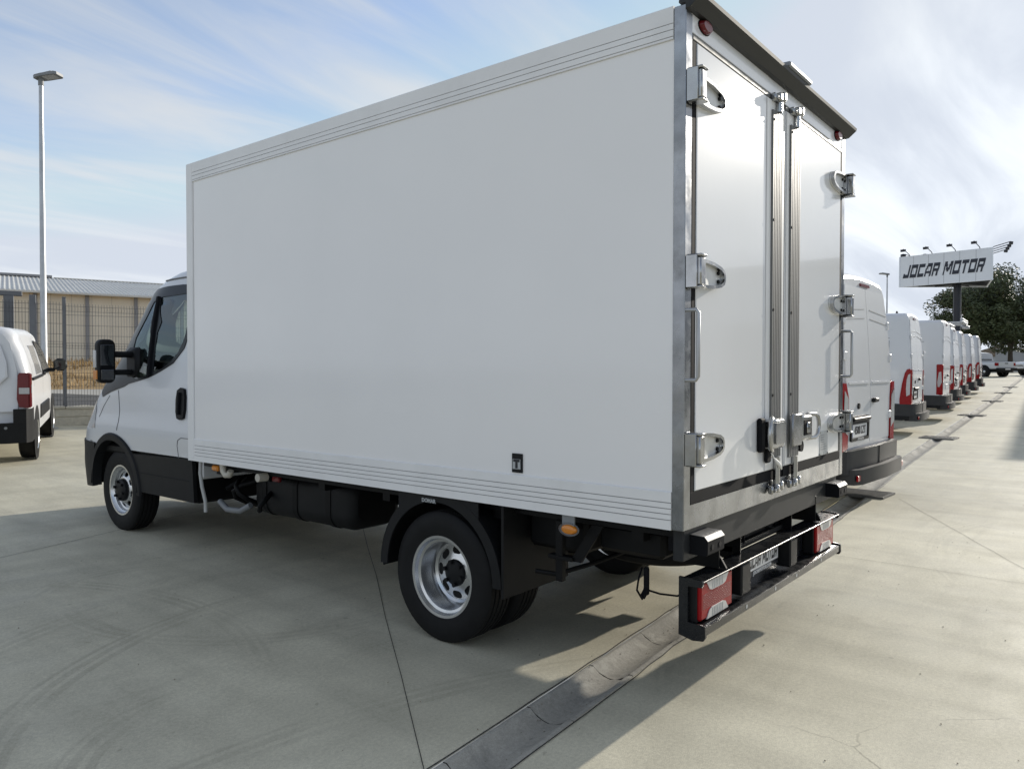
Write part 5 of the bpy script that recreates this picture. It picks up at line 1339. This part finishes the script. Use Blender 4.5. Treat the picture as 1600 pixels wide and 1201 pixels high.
# ------------------------------------------------------------------ fence on a low block wall
FA = Vector((3.287,14.74)); fd = Vector((.95,-.304)).normalized(); fn = Vector((.304,.95)).normalized()
fz = lambda s, n=0.: gz(*(FA+fd*s+fn*n))
def FP(s, n, z): p = FA+fd*s+fn*n; return (p.x, p.y, z)
FM = lambda s, n=0., z=0.: Matrix.Translation(FP(s, n, z)) @ Matrix.Rotation(math.atan2(fd.y, fd.x), 4, 'Z')
s0, s1 = -6.0, 15.0
wl = empty('low_block_wall', FP(0,0,fz(0)), 'low beige block wall under the mesh fence', 'wall', off=True)
br = random.Random(5); z0 = fz(0)-.01
bm_ = {}
k = 0
for row in range(2):
    s = s0 - (.0 if row == 0 else .37)
    while s < s1:
        ln_ = br.choice((.62,.74,.86)); key = (ln_, br.randint(0,1))
        if key not in bm_:
            mm = MB().box(-ln_/2+.007,ln_/2-.007,-.115,.115,.004,.168,.014)
            mm.v = [(x+br.uniform(-.003,.003), y+br.uniform(-.004,.004), z+br.uniform(-.002,.002)) for x, y, z in mm.v]
            bm_[key] = mm.mesh('wall_block', 'stone')
        o = link('wall_block', bm_[key], wl); zz_ = fz(s+ln_/2)-.02+.176*row
        Mw = FM(s+ln_/2, br.uniform(-.004,.004), zz_); o.matrix_parent_inverse = Matrix.Identity(4)
        o.location = Vector(Mw.translation)-Vector(wl.location); o.rotation_euler = (0, 0, math.atan2(fd.y, fd.x)+br.uniform(-.004,.004))
        s += ln_
mm = MB().box(s0,s1,-.10,.10,-.2,.30); mm.v = [(x,y,z+fz(x)) for x,y,z in mm.v]
mm.xf(FM(0)).build('wall_mortar', 'stone', wl)
s = s0
while s < s1:
    o = MB().box(.004,.996,-.135,.135,.334,.385,.01).xf(FM(s, 0, fz(s+.5)-.02)).build('cap_stone', 'stone', wl); s += 1.0
def panel(kind, s, w_, zb):
    """welded mesh panel with V folds"""
    m = MB(); H = 2.02; folds = (.06,.62,1.20,1.92)
    def yo(z):
        for f_ in folds:
            if abs(z-f_) < .05: return -.035*(1-abs(z-f_)/.05)
        return 0
    zs = sorted(set([0,H]+[f_+d_ for f_ in folds for d_ in (-.05,0,.05) if 0 < f_+d_ < H]))
    n = int(w_/.05); rr_ = .0034
    for i in range(n+1):
        x = w_*i/n
        pts = [(x, yo(z), z) for z in zs]
        vs = [(x+dx, y+dy, z) for x, y, z in pts for dx, dy in ((-rr_,0),(0,-rr_),(rr_,0),(0,rr_))]
        m.add(vs, [(4*k+j, 4*k+(j+1)%4, 4*k+4+(j+1)%4, 4*k+4+j) for k in range(len(pts)-1) for j in range(4)])
    zz2 = [.2*k for k in range(1,10)]
    for z in sorted(set([round(q,3) for q in zz2]+[f_+d_ for f_ in folds for d_ in (-.05,.05)])):
        if 0 <= z <= H: m.box(0,w_,yo(z)+.002,yo(z)+.008,z-.003,z+.003)
    return m
fe = empty('mesh_fence', FP(0,0,fz(0)+.36), 'dark green-grey welded mesh fence with V folds standing on the low block wall', 'fence', off=True)
fe['label'] = 'grey welded mesh fence with folded bands standing on the low block wall'
pm = None
for i, s in enumerate([-7.5,-5.0,-2.5,0,2.5,5.0,7.5,10.0,12.5]):
    z = fz(s+1.25)+.36
    pm = pm or panel(0, 0, 2.44, 0).mesh('mesh_panel', 'wire', None, False)
    o = link('mesh_panel', pm, fe); o.location = Vector(FP(s+.03,-.02,z))-Vector(fe.location); o.rotation_euler = (0,0,math.atan2(fd.y,fd.x))
    po = MB().box(-.032,.032,-.032,.032,-.02,2.12,.004).box(-.036,.036,-.036,.036,2.12,2.135).xf(FM(s,.02,fz(s)+.36)).build('fence_post', 'fencem', fe)
gp = MB().box(-.055,.055,-.055,.055,0,2.5,.006).xf(FM(-.52,.0,fz(-.5))).build('gate_post', 'fencem', None)
tag(gp, 'stout grey gate post beside the lamp pole', 'post')
tf_ = empty('gate_portal', FP(-.90,.25,fz(-.9)), 'grey T-shaped steel gate portal behind the small van', 'gate', off=True)
MB().box(-.085,.085,-.085,.085,0,2.48,.008).xf(FM(-.90,.25,fz(-.9))).build('upright', 'fencem', tf_)
MB().box(-1.2,.22,-.06,.06,2.4805,2.57,.008).xf(FM(-.90,.25,fz(-.9))).build('crossbar', 'fencem', tf_)
# ground beyond the fence: dark strip, pale track, dry grass bank
MT['asph'] = mat('dark_gravel', (.07,.068,.064), .9, var=.25, vs=8, bump=.5, bs=60)
MT['track'] = mat('pale_track', (.36,.345,.31), .9, var=.1, vs=2)
MT['drygrass'] = mat('dry_straw', (.36,.245,.115), .95, var=.25, vs=1.2, dirt=(.24,.18,.09,.6), ds=.8)
def strip(n0, n1, mt, name, lift=.012, prof=None, step=4, sa=-30, sb=24, kind='structure'):
    ns = np.linspace(n0, n1, step+1); rows = []
    for s in np.arange(sa, sb+.1, 3.0):
        rows.append([FP(s, n, fz(s, n)+lift+(prof(s, n) if prof else 0)) for n in ns])
    return MB().grid(rows).build(name, mt, None, 50, kind=kind)
strip(.35, 13.9, 'asph', 'verge', .012)
strip(13.95, 20.9, 'track', 'track', .018)
bank = lambda s, n: .95*min(1, max(0, (n-21)/9))**.8 + .10*math.sin(s*1.7+n*.8)*min(1,(n-21)/3) + .06*math.sin(s*4.1-n*2.1)*min(1,(n-21)/3)
strip(21, 37.5, 'drygrass', 'grass_bank', .02, bank, 22, sb=48)
gr_ = random.Random(9); m = MB()
for i in range(9000):
    s = gr_.uniform(-4, 22); n = gr_.uniform(21.2, 36); b = FP(s, n, fz(s, n)+.02+bank(s, n)-.02)
    h = gr_.uniform(.12,.42); a = gr_.uniform(0, PI); wd = gr_.uniform(.015,.04); dx, dy = math.cos(a)*wd, math.sin(a)*wd
    lx, ly = gr_.uniform(-.15,.15), gr_.uniform(-.15,.15)
    m.add([(b[0]-dx,b[1]-dy,b[2]),(b[0]+dx,b[1]+dy,b[2]),(b[0]+lx,b[1]+ly,b[2]+h)], [(0,1,2)])
m.build('dry_grass', 'drygrass', None, fix=False, kind='stuff')
# ------------------------------------------------------------------ warehouse
BO = Vector((13.325,50.317)); BZ = .4
wh = empty('warehouse', (*BO,BZ), 'long beige warehouse with ribbed pale roof behind the fence', 'building', off=True)
WM = Matrix.Translation((*BO,0)) @ Matrix.Rotation(math.atan2(fd.y, fd.x), 4, 'Z')
ez = 6.12; wl_ = MB().box(-18,70,0,24,BZ,ez).xf(WM).build('wall', 'tan', wh)
for i in range(-6, 24): MB().box(-.10,.10,-.12,-.003,BZ,ez-.02).xf(WM @ Matrix.Translation((1.79+2.74*i,0,0))).build('column', 'pil', wh)
for i in range(-16, 64):
    o = MB().box(-.006,.006,-.006,-.0005,BZ,ez-.02).xf(WM @ Matrix.Translation((.4+1.1*i,0,0))).build('panel_joint', 'pil', wl_)
rf_ = MB().add([(-18.4,-.45,ez),(70.4,-.45,ez),(70.4,12,ez+2.05),(-18.4,12,ez+2.05),(-18.4,-.45,ez-.12),(70.4,-.45,ez-.12),(70.4,12,ez+1.93),(-18.4,12,ez+1.93)], [(0,1,2,3),(4,7,6,5),(0,4,5,1),(1,5,6,2),(2,6,7,3),(3,7,4,0)]).add([(-18.4,12,ez+2.05),(70.4,12,ez+2.05),(70.4,24.4,ez),(-18.4,24.4,ez)], [(0,1,2,3)]).xf(WM).build('roof', 'roofm', wh)
m = MB(); sp_ = .25
for i in range(int(88/sp_)):
    x = -18.3+sp_*i
    m.add([(x,-.46,ez+.001),(x+.02,-.46,ez+.04),(x+.07,-.46,ez+.04),(x+.09,-.46,ez+.001),(x,12,ez+2.051),(x+.02,12,ez+2.09),(x+.07,12,ez+2.09),(x+.09,12,ez+2.051)], [(0,1,5,4),(1,2,6,5),(2,3,7,6),(0,3,2,1)])
m.xf(WM).build('roof_ribs', 'roofm', rf_, None, True, kind='stuff')
MB().box(-18.4,70.4,-.62,-.46,ez-.14,ez-.02,.01).xf(WM).build('gutter', 'roofm', wh)
MB().box(-18.4,3.2,11.7,12.4,ez+2.06,ez+2.24,.02).xf(WM).build('ridge_vent', 'pil', rf_)
MB().box(3.3,70.4,11.8,12.3,ez+2.05,ez+2.12,.02).xf(WM).build('ridge_cap', 'roofm', rf_)
# ------------------------------------------------------------------ trees and what lies behind them
MT['leaf'] = mat('leaf', (.070,.088,.036), .6, var=.4, vs=1.5, dirt=(.11,.115,.045,.6), ds=.7)
MT['leaf2'] = mat('leaf_dry', (.085,.075,.03), .7, var=.3, vs=1.5)
def tree(x, y, zc, rx, rz_, label, nb, nl, seed, trunk_r=.3, leaf=.31, tx=0., ty=0.):
    rn = random.Random(seed); z0 = gz(x, y); t = empty('tree', (x+tx,y+ty,z0), label, 'tree', off=True)
    blobs = []
    for i in range(nb):
        while True:
            p = Vector((rn.uniform(-1,1), rn.uniform(-1,1), rn.uniform(-1,1)))
            if .15 < p.length < .92: break
        blobs.append((Vector((x+p.x*rx, y+p.y*rx, zc+p.z*rz_)), rn.uniform(.24,.42)*rx))
    m = MB(); m2 = MB()
    per = nl//nb
    for c, r in blobs:
        for k in range(per):
            d = Vector((rn.gauss(0,1), rn.gauss(0,1), rn.gauss(0,1))).normalized()
            p = c + Vector((d.x, d.y, d.z*.8))*r*(rn.random()**.4)
            s = leaf*rn.uniform(.6,1.3); u = Vector((rn.gauss(0,1), rn.gauss(0,1), rn.gauss(0,.6))).normalized(); v = u.orthogonal().normalized()
            mm = m2 if rn.random() < .06 else m
            mm.add([tuple(p-u*s*.5), tuple(p+v*s*.32), tuple(p+u*s*.6), tuple(p-v*s*.32)], [(0,1,2,3)])
    cr_ = m.build('crown', 'leaf', t, fix=False); m2.build('dry_leaves', 'leaf2', cr_, fix=False, kind='stuff')
    tk = MB().tube([(x+tx,y+ty,z0),(x+tx*.9,y+ty,z0+1.2),(x+tx*.6,y+ty*.6,z0+2.6),(x,y,zc)], [trunk_r*1.25,trunk_r,trunk_r*.8,trunk_r*.4], 12)
    for c, r in blobs[::2]: tk.tube([(x+tx*.6,y+ty*.6,z0+2.4), tuple(Vector((x,y,zc)).lerp(c,.4)-Vector((0,0,.5))), tuple(c)], [trunk_r*.45,trunk_r*.25,.04], 6)
    tk.build('trunk', 'bark', t, 50)
    return t
def at(px, dep): p = CAM.xy + fw.xy*dep + rt.xy*((px-800)/1192.67*dep); return p.x, p.y
x, y = at(1528, 92); tree(x, y, 8.4, 4.7, 4.5, 'broad dark leafy tree right behind the billboard post', 44, 22000, 1)
x, y = at(1578, 94); tree(x, y, 9.0, 5.0, 5.0, 'tall dark leafy tree right of the billboard', 50, 24000, 2)
x, y = at(1626, 98); tree(x, y, 8.6, 5.0, 4.8, 'dark leafy tree cut off by the right edge of the picture', 40, 18000, 3)
x, y = at(1566, 130)
hb_ = empty('tiled_house', (x,y,1.2), 'low far house with brown tiled roof under the trees', 'house', off=True)
MB().box(x-6,x+6,y-5,y+5,1.0,3.6).build('wall', 'wallw', hb_)
MB().prism([(y-5.6,3.6),(y+5.6,3.6),(y,5.4)], 'x', x-6.5, x+6.5).build('roof', 'rooft', hb_)
x, y = at(1640, 108)
yw = empty('far_shed', (x,y,1.2), 'long pale shed far off at the right edge behind the pickups', 'building', off=True)
MB().box(x-5,x+5,y-4.5,y+6,1.0,4.2).build('wall', 'wallw', yw); MB().box(x-5.2,x+5.2,y-4.7,y+6.2,4.2,4.4).build('roof', 'pil', yw)
MB().box(x-5.05,x-5.0,y-1,y+1.2,1.2,3.6).build('door', 'greytrim', yw)
# the dealer's showroom, just outside the picture on the right: its shadow reaches the yard and the truck's doors mirror it
bw_ = empty('showroom', (34,-10,gz(34,-10)), 'low grey showroom outside the right edge, casting the shadow there', 'building', off=True)
a_ = math.atan(.078); Mb = Matrix.Translation((28.5,-2.85,0)) @ Matrix.Rotation(a_,4,'Z')
sh_ = MB().box(0,34,-16,0,.1,5.5).xf(Mb).build('wall', 'wallw', bw_)
MB().box(-.25,34.25,-16.2,.12,5.5,5.85).xf(Mb).build('roof', 'greytrim', bw_)
for k in range(7): MB().box(1.2+4.6*k,4.9+4.6*k,.0,.06,.5,3.4).xf(Mb).build('window', 'dglass', bw_)
for k in range(3): MB().box(-.06,0,-14.5+4.8*k,-10.9+4.8*k,.4,3.4).xf(Mb).build('window', 'dglass', bw_)
for o in list(bpy.data.objects):
    if o.get('off'): del o['off']
bpy.context.view_layer.update()
